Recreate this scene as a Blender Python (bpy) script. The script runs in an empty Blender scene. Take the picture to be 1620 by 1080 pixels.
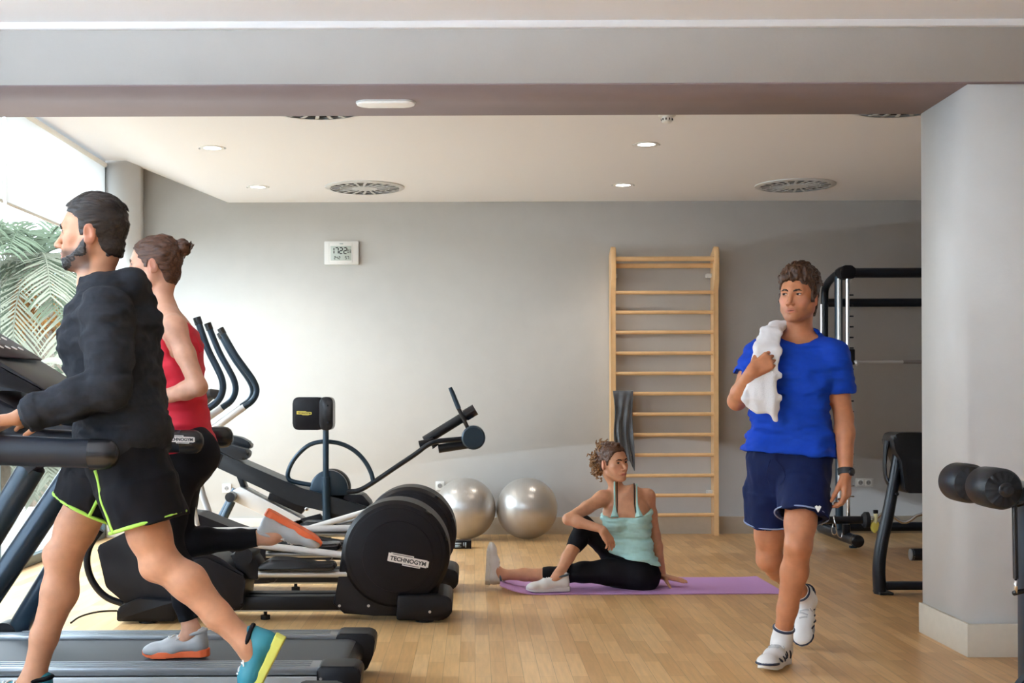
import bpy, bmesh, math, random
import numpy as np
from mathutils import Vector, Matrix, Quaternion
random.seed(7)
C = bpy.context.scene.collection
R = math.radians
PI = math.pi
# ---------------------------------------------------------------- camera model
FPX, VX, VY, CH = 2000.0, 750.0, 630.0, 1.2
ROLL = R(0.2)
def U(px, py, Y):
    """world point seen at photo pixel (px, py) at depth Y"""
    dx, dy = px - VX, py - VY
    c, s = math.cos(ROLL), math.sin(ROLL)
    dx, dy = dx * c - dy * s, dx * s + dy * c
    return Vector((dx * Y / FPX, Y, CH - dy * Y / FPX))
# ---------------------------------------------------------------- materials
MATS = {}
def mat(name, col, rough=0.5, metal=0.0, spec=0.5, noise=0.0, nscale=20.0, bump=0.0, bscale=200.0, sss=0.0, coat=0.0, sheen=0.0, emit=None, estr=0.0):
    if name in MATS: return MATS[name]
    m = bpy.data.materials.new(name); m.use_nodes = True
    nt = m.node_tree; b = nt.nodes['Principled BSDF']
    b.inputs['Base Color'].default_value = (*col, 1)
    b.inputs['Roughness'].default_value = rough
    b.inputs['Metallic'].default_value = metal
    b.inputs['Specular IOR Level'].default_value = spec
    b.inputs['Coat Weight'].default_value = coat
    b.inputs['Coat Roughness'].default_value = 0.15
    if sheen: b.inputs['Sheen Weight'].default_value = sheen
    if sss:
        b.inputs['Subsurface Weight'].default_value = sss
        b.inputs['Subsurface Radius'].default_value = (1.0, 0.35, 0.2)
        b.inputs['Subsurface Scale'].default_value = 0.012
    if emit:
        b.inputs['Emission Color'].default_value = (*emit, 1); b.inputs['Emission Strength'].default_value = estr
    tc = nt.nodes.new('ShaderNodeTexCoord')
    if noise:
        n = nt.nodes.new('ShaderNodeTexNoise'); n.inputs['Scale'].default_value = nscale; n.inputs['Detail'].default_value = 4
        nt.links.new(tc.outputs['Object'], n.inputs['Vector'])
        r = nt.nodes.new('ShaderNodeMapRange'); r.inputs[1].default_value = .3; r.inputs[2].default_value = .7
        r.inputs[3].default_value = 1 - noise; r.inputs[4].default_value = 1 + noise
        nt.links.new(n.outputs['Fac'], r.inputs[0])
        mx = nt.nodes.new('ShaderNodeVectorMath'); mx.operation = 'MULTIPLY'; mx.inputs[0].default_value = col
        nt.links.new(r.outputs[0], mx.inputs[1]); nt.links.new(mx.outputs[0], b.inputs['Base Color'])
    if bump:
        n = nt.nodes.new('ShaderNodeTexNoise'); n.inputs['Scale'].default_value = bscale; n.inputs['Detail'].default_value = 3
        nt.links.new(tc.outputs['Object'], n.inputs['Vector'])
        bp = nt.nodes.new('ShaderNodeBump'); bp.inputs['Strength'].default_value = bump; bp.inputs['Distance'].default_value = 0.004
        nt.links.new(n.outputs['Fac'], bp.inputs['Height']); nt.links.new(bp.outputs[0], b.inputs['Normal'])
    MATS[name] = m; return m
def M(name): return MATS[name]
mat('wall_paint', (0.515, 0.488, 0.452), 0.85, bump=.15, bscale=60, noise=.02, nscale=6)
mat('pier_paint', (0.62, 0.60, 0.575), 0.85, bump=.12, bscale=60, noise=.02, nscale=5)
mat('beam_paint', (0.48, 0.452, 0.42), 0.85, bump=.12, bscale=60, noise=.02, nscale=5)
mat('ceiling_paint', (0.86, 0.845, 0.845), 0.9, bump=.1, bscale=80)
mat('rear_paint', (0.42, 0.40, 0.38), 0.9)
mat('skirting', (0.56, 0.50, 0.41), 0.5, noise=.03)
mat('white_plastic', (0.82, 0.82, 0.80), 0.35)
mat('white_matte', (0.85, 0.85, 0.83), 0.7)
mat('dark_metal', (0.005, 0.008, 0.014), 0.32, spec=.35, bump=.03, bscale=500)
mat('blue_metal', (0.018, 0.038, 0.06), 0.3, metal=.3, spec=.5)
mat('black_plastic', (0.005, 0.005, 0.008), 0.42, spec=.28, bump=.06, bscale=700)
mat('black_smooth', (0.012, 0.012, 0.015), 0.25, spec=.5)
mat('black_rubber', (0.014, 0.014, 0.016), 0.7, bump=.1, bscale=400)
mat('black_leather', (0.006, 0.008, 0.012), 0.38, spec=.4, bump=.25, bscale=350)
mat('silver_metal', (0.62, 0.62, 0.61), 0.38, metal=.75)
mat('chrome', (0.75, 0.75, 0.76), 0.15, metal=1)
mat('bright_paint', (0.70, 0.68, 0.66), 0.35, metal=.1)
mat('wood', (0.84, 0.54, 0.27), 0.42, noise=.07, nscale=9)
mat('mat_purple', (0.54, 0.29, 0.60), 0.8, bump=.3, bscale=300)
mat('mat_dark', (0.03, 0.02, 0.03), 0.8)
mat('lamp_glow', (1, 1, 1), 0.5, emit=(1, .97, .92), estr=6)
mat('lcd', (0.55, 0.62, 0.58), 0.3)
mat('ink', (0.012, 0.013, 0.015), 0.5)
mat('lcd_grey', (0.30, 0.38, 0.36), 0.4)
mat('yellow_plate', (0.80, 0.66, 0.12), 0.4)
mat('logo_white', (0.80, 0.76, 0.72), 0.45)
mat('red_plastic', (0.6, 0.03, 0.04), 0.4)
mat('vent_metal', (0.68, 0.69, 0.69), 0.4)
mat('vent_dark', (0.01, 0.01, 0.011), 0.8)
# floor: short wooden blocks laid towards the far wall
def floor_mat():
    m = bpy.data.materials.new('parquet'); m.use_nodes = True; nt = m.node_tree; b = nt.nodes['Principled BSDF']
    N = nt.nodes.new; L = nt.links.new
    tc = N('ShaderNodeTexCoord'); mp = N('ShaderNodeMapping'); mp.inputs['Rotation'].default_value = (0, 0, PI / 2)
    L(tc.outputs['Object'], mp.inputs['Vector'])
    br = N('ShaderNodeTexBrick'); L(mp.outputs[0], br.inputs['Vector'])
    br.inputs['Scale'].default_value = 1; br.inputs['Brick Width'].default_value = .48; br.inputs['Row Height'].default_value = .07
    br.inputs['Mortar Size'].default_value = .0009; br.inputs['Mortar Smooth'].default_value = .3; br.inputs['Bias'].default_value = 0
    br.inputs['Color1'].default_value = (0, 0, 0, 1); br.inputs['Color2'].default_value = (1, 1, 1, 1); br.inputs['Mortar'].default_value = (.5, .5, .5, 1)
    br.offset = .37; br.offset_frequency = 2
    cr = N('ShaderNodeValToRGB'); e = cr.color_ramp.elements
    e[0].color = (0.62, 0.345, 0.135, 1); e[1].color = (0.80, 0.495, 0.225, 1)
    m1 = cr.color_ramp.elements.new(.5); m1.color = (0.71, 0.42, 0.175, 1)
    L(br.outputs['Color'], cr.inputs[0])
    mp2 = N('ShaderNodeMapping'); mp2.inputs['Scale'].default_value = (60, 4, 1); L(tc.outputs['Object'], mp2.inputs['Vector'])
    no = N('ShaderNodeTexNoise'); no.inputs['Scale'].default_value = 1; no.inputs['Detail'].default_value = 5; L(mp2.outputs[0], no.inputs['Vector'])
    mr = N('ShaderNodeMapRange'); mr.inputs[1].default_value = .25; mr.inputs[2].default_value = .75; mr.inputs[3].default_value = .86; mr.inputs[4].default_value = 1.12
    L(no.outputs['Fac'], mr.inputs[0])
    vm = N('ShaderNodeVectorMath'); vm.operation = 'MULTIPLY'; L(cr.outputs[0], vm.inputs[0]); L(mr.outputs[0], vm.inputs[1])
    mo = N('ShaderNodeMix'); mo.data_type = 'RGBA'; L(br.outputs['Fac'], mo.inputs[0]); L(vm.outputs[0], mo.inputs[6]); mo.inputs[7].default_value = (.30, .17, .07, 1)
    L(mo.outputs[2], b.inputs['Base Color'])
    b.inputs['Roughness'].default_value = .36; b.inputs['Specular IOR Level'].default_value = .4
    MATS['parquet'] = m
floor_mat()
def glass_mat(name, tint):
    m = bpy.data.materials.new(name); m.use_nodes = True; nt = m.node_tree; b = nt.nodes['Principled BSDF']
    nt.nodes.remove(b); N = nt.nodes.new; L = nt.links.new; out = nt.nodes['Material Output']
    t = N('ShaderNodeBsdfTransparent'); g = N('ShaderNodeBsdfGlossy'); g.inputs['Roughness'].default_value = .02
    t.inputs[0].default_value = (*tint, 1)
    mx = N('ShaderNodeMixShader'); mx.inputs[0].default_value = .035; L(t.outputs[0], mx.inputs[1]); L(g.outputs[0], mx.inputs[2]); L(mx.outputs[0], out.inputs[0])
    MATS[name] = m
glass_mat('window_glass', (.96, .98, .97)); glass_mat('tinted_glass', (.79, .80, .79))
def fabric_translucent(name, col):
    m = bpy.data.materials.new(name); m.use_nodes = True; nt = m.node_tree; b = nt.nodes['Principled BSDF']
    N = nt.nodes.new; L = nt.links.new; out = nt.nodes['Material Output']
    d = N('ShaderNodeBsdfDiffuse'); t = N('ShaderNodeBsdfTranslucent'); d.inputs[0].default_value = (*col, 1); t.inputs[0].default_value = (*col, 1)
    mx = N('ShaderNodeMixShader'); mx.inputs[0].default_value = .5; L(d.outputs[0], mx.inputs[1]); L(t.outputs[0], mx.inputs[2]); L(mx.outputs[0], out.inputs[0])
    nt.nodes.remove(b); MATS[name] = m
fabric_translucent('awning_cloth', (.9, .89, .87)); fabric_translucent('diffusing_glass', (.93, .94, .95))
MATS['diffusing_glass'].node_tree.nodes['Mix Shader'].inputs[0].default_value = .92
fabric_translucent('frond_green', (.115, .140, .095))
fabric_translucent('frond_pale', (.25, .25, .19))
fabric_translucent('frond_dry', (.36, .17, .05))
# ---------------------------------------------------------------- object helpers
def wloc(o):
    v = Vector((0, 0, 0))
    while o is not None:
        v += o.location; o = o.parent
    return v
def thing(name, label, cat, loc, group=None):
    o = bpy.data.objects.new(name, None); C.objects.link(o); o.location = loc; o.empty_display_size = .1
    o['label'] = label; o['category'] = cat
    if group: o['group'] = group
    return o
def tag(o, label, cat, group=None):
    o['label'] = label; o['category'] = cat
    if group: o['group'] = group
    return o
def link_mesh(name, me, m=None, parent=None, smooth=True):
    o = bpy.data.objects.new(name, me); C.objects.link(o)
    if m is not None:
        me.materials.append(m if not isinstance(m, str) else MATS[m])
    if parent is not None:
        off = wloc(parent); o.parent = parent
        me.transform(Matrix.Translation(-off))
    if smooth:
        me.polygons.foreach_set('use_smooth', [True] * len(me.polygons))
    return o
def frame(d, up=Vector((0, 0, 1))):
    d = Vector(d).normalized()
    if abs(d.dot(up)) > .98: up = Vector((0, 1, 0)) if abs(d.y) < .9 else Vector((1, 0, 0))
    s = d.cross(up).normalized(); u = s.cross(d).normalized()
    return s, u, d
class MB:
    def __init__(s): s.bm = bmesh.new()
    def box(s, c, size, bevel=0, rot=None, seg=2):
        c = Vector(c); r = bmesh.ops.create_cube(s.bm, size=1.0); vs = r['verts']
        mtx = Matrix.Translation(c) @ (rot.to_4x4() if rot is not None else Matrix()) @ Matrix.Diagonal((*size, 1))
        bmesh.ops.transform(s.bm, matrix=mtx, verts=vs)
        if bevel:
            es = list({e for v in vs for e in v.link_edges})
            bmesh.ops.bevel(s.bm, geom=es, offset=bevel, segments=seg, affect='EDGES', profile=.5)
        return s
    def bar(s, a, b, w, h, up=(0, 0, 1), bevel=0):
        """box along a->b, w sideways, h along up"""
        a, b = Vector(a), Vector(b); sd, u, d = frame(b - a, Vector(up))
        rot = Matrix((d, sd, u)).transposed()
        return s.box((a + b) / 2, ((b - a).length, w, h), bevel, rot)
    def tube(s, pts, r, seg=14, closed=False, caps=True, smooth_pts=0, flat=1.0, up=None):
        pts = [Vector(p) for p in pts]
        rs = list(r) if hasattr(r, '__len__') else [r] * len(pts)
        if smooth_pts:
            for _ in range(smooth_pts):
                np_, nr = [], []
                n = len(pts)
                rng = range(n) if closed else range(n - 1)
                if not closed: np_.append(pts[0]); nr.append(rs[0])
                for i in rng:
                    a, b = pts[i], pts[(i + 1) % n]; ra, rb = rs[i], rs[(i + 1) % n]
                    np_ += [a * .75 + b * .25, a * .25 + b * .75]; nr += [ra * .75 + rb * .25, ra * .25 + rb * .75]
                if not closed: np_.append(pts[-1]); nr.append(rs[-1])
                pts, rs = np_, nr
        n = len(pts); rings = []; pu = None
        for i, p in enumerate(pts):
            if closed: d = pts[(i + 1) % n] - pts[i - 1]
            else: d = pts[min(i + 1, n - 1)] - pts[max(i - 1, 0)]
            d = d.normalized()
            if up is not None: pu = Vector(up)
            elif pu is None: pu = Vector((0, 0, 1)) if abs(d.z) < .9 else Vector((0, 1, 0))
            sd = d.cross(pu)
            if sd.length < 1e-4: sd = d.cross(Vector((1, 0, 0)))
            sd.normalize(); u = sd.cross(d).normalized(); pu = u
            rings.append([s.bm.verts.new(p + (sd * math.cos(t) + u * math.sin(t) * flat) * rs[i]) for t in [2 * PI * k / seg for k in range(seg)]])
        m = n if closed else n - 1
        for i in range(m):
            A, B = rings[i], rings[(i + 1) % n]
            for k in range(seg): s.bm.faces.new((A[k], A[(k + 1) % seg], B[(k + 1) % seg], B[k]))
        if caps and not closed:
            s.bm.faces.new(rings[0][::-1]); s.bm.faces.new(rings[-1])
        return s
    def lathe(s, o, axis, prof, seg=32, closed_ends=True):
        """prof: list of (distance along axis, radius)"""
        o = Vector(o); sd, u, d = frame(axis); rings = []
        for h, r in prof:
            if r < 1e-6: rings.append([s.bm.verts.new(o + d * h)])
            else: rings.append([s.bm.verts.new(o + d * h + (sd * math.cos(t) + u * math.sin(t)) * r) for t in [2 * PI * k / seg for k in range(seg)]])
        for A, B in zip(rings, rings[1:]):
            for k in range(seg):
                q = (k + 1) % seg
                if len(A) == 1 and len(B) == 1: continue
                if len(A) == 1: s.bm.faces.new((A[0], B[q], B[k]))
                elif len(B) == 1: s.bm.faces.new((A[k], A[q], B[0]))
                else: s.bm.faces.new((A[k], A[q], B[q], B[k]))
        if closed_ends:
            if len(rings[0]) > 1: s.bm.faces.new(rings[0][::-1])
            if len(rings[-1]) > 1: s.bm.faces.new(rings[-1])
        return s
    def prism(s, pts, ext, bevel=0, seg=2):
        """closed polygon (3-D points) pushed along vector ext"""
        ext = Vector(ext); a = [s.bm.verts.new(Vector(p)) for p in pts]; b = [s.bm.verts.new(Vector(p) + ext) for p in pts]
        n = len(a); fs = [s.bm.faces.new(a[::-1]), s.bm.faces.new(b)]
        for i in range(n): fs.append(s.bm.faces.new((a[i], a[(i + 1) % n], b[(i + 1) % n], b[i])))
        if bevel:
            es = list(fs[0].edges) + list(fs[1].edges)
            bmesh.ops.bevel(s.bm, geom=es, offset=bevel, segments=seg, affect='EDGES', profile=.5)
        return s
    def sphere(s, c, r, sc=(1, 1, 1), rot=None, u=20, v=12):
        rr = bmesh.ops.create_uvsphere(s.bm, u_segments=u, v_segments=v, radius=r)
        mtx = Matrix.Translation(Vector(c)) @ (rot.to_4x4() if rot is not None else Matrix()) @ Matrix.Diagonal((*sc, 1))
        bmesh.ops.transform(s.bm, matrix=mtx, verts=rr['verts']); return s
    def build(s, name, m, parent=None, auto=35, kind=None):
        bmesh.ops.recalc_face_normals(s.bm, faces=s.bm.faces[:])
        for e in s.bm.edges:
            if len(e.link_faces) == 2 and e.calc_face_angle(0) > R(auto): e.smooth = False
        me = bpy.data.meshes.new(name); s.bm.to_mesh(me); s.bm.free()
        o = link_mesh(name, me, m, parent)
        if kind: o['kind'] = kind
        return o
def round_poly(pts, r, n=5):
    """round the corners of a 2-D polygon"""
    out = []; N_ = len(pts)
    for i in range(N_):
        p0, p1, p2 = Vector(pts[i - 1]), Vector(pts[i]), Vector(pts[(i + 1) % N_])
        a, b = (p0 - p1), (p2 - p1); rr = min(r, a.length * .48, b.length * .48)
        A, B = p1 + a.normalized() * rr, p1 + b.normalized() * rr
        for k in range(n + 1):
            t = k / n; out.append(A * (1 - t) ** 2 + p1 * 2 * t * (1 - t) + B * t * t)
    return out
def text_mesh(txt, size, ext=0.001, shear=0.0, spacing=1.0, bold=0.0):
    cu = bpy.data.curves.new('lettering', 'FONT'); cu.body = txt; cu.size = size; cu.extrude = ext; cu.align_x = 'CENTER'; cu.align_y = 'CENTER'
    cu.shear = shear; cu.space_character = spacing; cu.offset = bold
    o = bpy.data.objects.new('lettering', cu); C.objects.link(o)
    dg = bpy.context.evaluated_depsgraph_get(); me = bpy.data.meshes.new_from_object(o.evaluated_get(dg))
    bpy.data.objects.remove(o); bpy.data.curves.remove(cu); return me
def place_mesh(me, loc, right, up):
    """map mesh xy plane onto right/up at loc"""
    r = Vector(right).normalized(); u = Vector(up).normalized(); n = r.cross(u)
    me.transform(Matrix.Translation(Vector(loc)) @ Matrix((r, u, n)).transposed().to_4x4()); return me
def struct(mb, name, m, parent=None): return mb.build(name, m, parent, kind='structure')
# ================================================================ ROOM
WY, XW, ZC = 11.16, -3.21, 2.935          # far wall, window wall, ceiling
YB0, YB1, ZB = 5.83, 6.45, 2.645           # beam
struct(MB().box((1.635, 4.1, -.05), (10.13, 14.8, .1)), 'floor', 'parquet')
struct(MB().box((1.635, WY + .1, 1.7), (10.13, .2, 3.6)), 'wall_back', 'wall_paint')
struct(MB().box((6.6, 4.1, 1.7), (.2, 14.2, 3.6)), 'wall_right', 'rear_paint')
struct(MB().box((1.5, -3.2, 1.7), (10.4, .2, 3.6)), 'wall_front', 'rear_paint')
# ceiling: flat, with a slope rising to the window wall
cp = [(6.7, -3.1, ZC), (-2.165, -3.1, ZC), (-3.03, -3.1, 3.285), (-3.42, -3.1, 3.285), (-3.42, -3.1, 3.45), (6.7, -3.1, 3.45)]
struct(MB().prism(cp, (0, 14.26, 0)), 'ceiling', 'ceiling_paint')
struct(MB().box((1.6, (YB0 + YB1) / 2, (ZB + 3.3) / 2), (9.9, YB1 - YB0, 3.3 - ZB)), 'ceiling_beam', 'beam_paint')
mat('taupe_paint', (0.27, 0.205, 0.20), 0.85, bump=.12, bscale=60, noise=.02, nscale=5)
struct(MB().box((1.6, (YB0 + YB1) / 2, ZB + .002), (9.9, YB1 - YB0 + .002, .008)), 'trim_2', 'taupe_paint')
struct(MB().box((1.6, YB0 - .012, ZC - .016), (9.9, .03, .034), .006), 'trim_1', 'ceiling_paint')
struct(MB().box((2.285 + .45, (YB0 + YB1) / 2 + .006, ZB / 2), (.9, YB1 - YB0 - .012, ZB)), 'pillar', 'pier_paint')
mb = MB(); hb = .152
mb.box((2.285 + .45, YB0 - .001, hb / 2), (.93, .018, hb), .002).box((2.277, (YB0 + YB1) / 2, hb / 2), (.018, YB1 - YB0 + .018, hb), .002)
struct(mb, 'baseboard_pillar', 'skirting')
struct(MB().box((1.8, WY - .008, hb / 2), (9.42, .016, hb), .002), 'baseboard_back', 'skirting')
# pier by the window and window wall
struct(MB().box((-3.06, 11.095, 1.65), (.30, .13, 3.27)), 'wall_pier', 'pier_paint')
struct(MB().box((-3.06, 11.022, hb / 2), (.30, .016, hb), .002), 'baseboard_pier', 'skirting')
struct(MB().box((-3.32, 11.115, 1.65), (.22, .15, 3.27)), 'wall_left', 'pier_paint')
struct(MB().box((-3.32, 5.675, 1.65), (.22, 1.55, 3.27)), 'wall_left_pier', 'pier_paint')
struct(MB().box((-3.32, -2.35, 1.65), (.22, 1.5, 3.27)), 'wall_left_end', 'pier_paint')
mat('frame_metal', (.10, .13, .14), .4, metal=.5)
def window(n, y0, y1, mull, gl='window_glass'):
    f = MB()
    for y in (y0 + .025, y1 - .025): f.box((XW - .03, y, 1.64), (.06, .05, 3.24), .004)
    f.box((XW - .03, (y0 + y1) / 2, .035), (.06, y1 - y0 - .1, .07), .004); f.box((XW - .03, (y0 + y1) / 2, 3.245), (.06, y1 - y0 - .1, .05), .004)
    for y in mull: f.box((XW - .03, y, 1.64), (.02, .012, 3.15))
    w = struct(f, 'window_%d' % n, 'frame_metal')
    g = MB().box((XW - .03, (y0 + y1) / 2, 1.64), (.008, y1 - y0 - .1, 3.15)); struct(g, 'pane', gl, w)
    l = bpy.data.lights.new('window_daylight', 'AREA'); l.shape = 'RECTANGLE'; l.size = 3.2; l.size_y = y1 - y0; l.cycles.is_portal = True
    o = bpy.data.objects.new('window_daylight', l); C.objects.link(o); o.location = (XW - .1, (y0 + y1) / 2, 1.64); o.rotation_euler = (0, -PI / 2, 0)
window(1, 6.45, 11.04, [8.62], 'tinted_glass')
window(2, -1.6, 4.9, [.6, 2.8], 'diffusing_glass')  # frosting added to these unseen panes to spread the daylight evenly
def blind(label, y0, y1):
    t = thing('roller_blind', label, 'blind', (XW + .012, (y0 + y1) / 2, 2.545), 'white roller blinds on the window')
    MB().box((XW + .012, (y0 + y1) / 2, 2.885), (.003, y1 - y0, .66)).build('blind_cloth', 'awning_cloth', t)
    MB().box((XW + .012, (y0 + y1) / 2, 2.548), (.014, y1 - y0, .022), .004).build('hem_bar', 'white_matte', t)
    MB().tube([(XW + .012, y0, 3.235), (XW + .012, y1, 3.235)], .022).build('roller', 'white_matte', t)
blind('half drawn white roller blind on the far pane of the window', 8.65, 10.97)
blind('half drawn white roller blind on the pane nearer the beam', 6.52, 8.59)
# ================================================================ OUTSIDE
mat('terrace', (.55, .53, .50), .8, noise=.05)
struct(MB().box((-14, 8, -.12), (21.4, 40, .2)), 'terrace_ground', 'terrace')
def palm(label, x, y, h, n, L, seed, mats=('frond_green', 'frond_pale'), droop=1.0, dry=True):
    rnd = random.Random(seed); t = thing('palm_tree', label, 'palm tree', (x, y, -.02), 'palms outside the window')
    MB().tube([(x, y, -.02), (x + .05, y, h * .5), (x + .02, y, h)], [.19, .15, .17], 12).build('trunk', mat('palm_bark', (.12, .09, .065), .9, noise=.3, nscale=30, bump=.8, bscale=40), t)
    def crown(name, mt, cnt, zlo, zhi, LL):
        mb = MB()
        for i in range(cnt):
            az = rnd.uniform(0, 2 * PI); el = rnd.uniform(zlo, zhi); Lf = LL * rnd.uniform(.8, 1.1)
            d = Vector((math.cos(az), math.sin(az), 0)); p = Vector((x, y, h)); ang = el; pts = []
            for k in range(11):
                pts.append(p.copy()); p = p + (d * math.cos(ang) + Vector((0, 0, math.sin(ang)))) * Lf / 10; ang -= .17 * droop
            mb.tube(pts, [.016 - .0012 * k for k in range(11)], 5)
            sd = d.cross(Vector((0, 0, 1)))
            for k in range(1, 11):
                for q in (0, .33, .66):
                    if k == 10 and q: continue
                    a = pts[k].lerp(pts[min(k + 1, 10)], q); tn = (pts[k] - pts[k - 1]).normalized()
                    ll = Lf * .30 * math.sin(PI * (k + q + .8) / 12.5) + .05
                    for sg in (-1, 1):
                        e = a + (sd * sg * .8 + tn * .62 + Vector((0, 0, -.28 + rnd.uniform(-.15, .15)))) * ll
                        w = tn * .014
                        v = [mb.bm.verts.new(a - w), mb.bm.verts.new(a + w), mb.bm.verts.new(a.lerp(e, .6) + w * 1.2 + Vector((0, 0, .02))), mb.bm.verts.new(e), mb.bm.verts.new(a.lerp(e, .6) - w * 1.2 + Vector((0, 0, .02)))]
                        mb.bm.faces.new(v)
        return mb.build(name, mt, t)
    crown('frond_crown', mats[0], n, -.2, 1.3, L)
    crown('pale_fronds', mats[1], n // 2, -.3, .7, L)
    if dry: crown('dry_fronds', 'frond_dry', 9, -1.35, -.75, L * .55)
    return t
palm('tall palm outside with hanging orange dead fronds', -5.05, 14.6, 2.75, 26, 1.55, 3)
palm('low pale palm outside in front of the window', -4.75, 12.4, 1.05, 26, 1.15, 5, ('frond_pale', 'frond_pale'), .9, False)
palm('dense green palm outside further from the window', -5.95, 17.8, 2.5, 30, 1.6, 9, dry=False)
palm('short palm outside by the far end of the window', -4.95, 16.0, 1.2, 22, 1.0, 12, ('frond_pale', 'frond_green'), 1.0, False)
def hedge():
    rnd = random.Random(31); mb = MB(); n = 60
    rows = []
    for i in range(121):
        y = -6 + i * .28; r = []
        for k in range(13):
            z = k / 12 * (1.2 + .15 * math.sin(y * .9) + .1 * math.sin(y * 2.3)); x = -8.6 + .35 * math.sin(y * 1.7 + z * 1.1) + .2 * math.sin(y * 4.1 - z * 2.7) - .05 * z * z * (.3 if k < 10 else 1)
            r.append(mb.bm.verts.new((x, y, z - .02)))
        rows.append(r)
    for a, b in zip(rows, rows[1:]):
        for k in range(12): mb.bm.faces.new((a[k], a[k + 1], b[k + 1], b[k]))
    for i in range(5000):
        y = rnd.uniform(-6, 27.5) if i % 2 else rnd.uniform(13, 27.5); z = rnd.uniform(0, 1.3 + .15 * math.sin(y * .9)); x = -8.55 + .35 * math.sin(y * 1.7 + z * 1.1) + .2 * math.sin(y * 4.1 - z * 2.7) + rnd.uniform(-.05, .28) - .05 * z * z * .3
        c = Vector((x, y, z)); a = Vector((rnd.uniform(-.3, 1), rnd.uniform(-1, 1), rnd.uniform(-1, .6))).normalized() * rnd.uniform(.08, .2); b = a.cross(Vector((rnd.uniform(-1, 1), rnd.uniform(-1, 1), 1))).normalized() * rnd.uniform(.02, .05)
        v = [mb.bm.verts.new(p) for p in (c, c + a * .5 + b, c + a, c + a * .5 - b)]; mb.bm.faces.new(v)
    for i in range(6000):
        x = rnd.uniform(-8.6, -3.8); z = rnd.uniform(0, 3.6 + .4 * math.sin(x * 3)); y = 21.2 + .3 * math.sin(x * 2.1 + z) + rnd.uniform(-.3, .1)
        c = Vector((x, y, z)); a = Vector((rnd.uniform(-1, 1), rnd.uniform(-1, .2), rnd.uniform(-1, .6))).normalized() * rnd.uniform(.10, .24); b = a.cross(Vector((rnd.uniform(-1, 1), 1, rnd.uniform(-1, 1)))).normalized() * rnd.uniform(.03, .07)
        v = [mb.bm.verts.new(p) for p in (c, c + a * .5 + b, c + a, c + a * .5 - b)]; mb.bm.faces.new(v)
    g = [[mb.bm.verts.new((-8.7 + i * .25, 21.4 + .3 * math.sin((-8.7 + i * .25) * 2.1 + k * .3), -.02 + k * .3)) for k in range(12)] for i in range(21)]
    for a, b in zip(g, g[1:]):
        for k in range(11): mb.bm.faces.new((a[k], a[k + 1], b[k + 1], b[k]))
    o = mb.build('hedge', 'frond_green', None, auto=180); tag(o, 'tall leafy hedge along the far side of the terrace outside the window', 'hedge'); o['kind'] = 'stuff'
hedge()
# ================================================================ LIGHT
W = bpy.data.worlds.new('daylight'); bpy.context.scene.world = W; W.use_nodes = True
bg = W.node_tree.nodes['Background']; bg.inputs[0].default_value = (.73, .86, 1.0, 1); bg.inputs[1].default_value = 11
sl = bpy.data.lights.new('sun', 'SUN'); sl.energy = 5; sl.angle = R(.6); sl.color = (1, .97, .93)
so = bpy.data.objects.new('sun', sl); C.objects.link(so); so.rotation_euler = (R(18), R(40), 0)
# ================================================================ CAMERA
cd = bpy.data.cameras.new('camera'); co = bpy.data.objects.new('camera', cd); C.objects.link(co)
cd.sensor_width = 36; cd.lens = 36 * FPX / 1620
cd.shift_x = (810 - VX) / 1620; cd.shift_y = (VY - 540) / 1620
co.location = (0, 0, CH); co.rotation_euler = (PI / 2, 0, 0)
co.rotation_euler = (Matrix.Rotation(PI / 2, 3, 'X') @ Matrix.Rotation(-ROLL, 3, 'Z')).to_euler()
sc = bpy.context.scene; sc.camera = co
sc.view_settings.view_transform = 'Standard'; sc.view_settings.look = 'None'; sc.view_settings.gamma = 1; sc.view_settings.exposure = 0.62
sc.cycles.use_denoising = True; sc.cycles.max_bounces = 10; sc.cycles.diffuse_bounces = 6; sc.cycles.transparent_max_bounces = 16
sc.cycles.sample_clamp_indirect = 8
# ================================================================ CEILING FITTINGS, WALL FITTINGS
def downlight(x, y, label):
    t = thing('ceiling_downlight', label, 'ceiling light', (x, y, ZC), 'recessed ceiling downlights')
    MB().lathe((x, y, ZC), (0, 0, -1), [(-.004, .060), (-.004, .085), (.004, .085), (.007, .078), (.005, .060)], 28, False).build('trim_ring', 'white_plastic', t)
    MB().lathe((x, y, ZC - .001), (0, 0, -1), [(-.004, .062), (.001, .062)], 24).build('lamp_disc', 'lamp_glow', t)
    for sx in (-1, 1): MB().box((x + sx * .088, y, ZC - .006), (.012, .02, .010), .002).build('spring_clip', 'vent_metal', t)
    l = bpy.data.lights.new('downlight_lamp', 'SPOT'); l.energy = 18; l.spot_size = R(110); l.spot_blend = .6; l.shadow_soft_size = .05; l.color = (1, .92, .82)
    o = bpy.data.objects.new('downlight_lamp', l); C.objects.link(o); o.location = (x, y, ZC - .02); o.parent = t; o.location = (0, 0, -.02)
for x, y, lb in ((1.185, 8.65, 'lit round downlight in the ceiling nearest the smoke detector'), (1.22, 10.3, 'lit round downlight in the ceiling close to the far wall above the wooden wall bars'),
                 (-1.80, 8.72, 'lit round downlight near the sloped window edge of the ceiling, closer to the beam'), (-1.76, 10.33, 'lit round downlight near the sloped window edge of the ceiling, close to the far wall')):
    downlight(x, y, lb)
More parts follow.
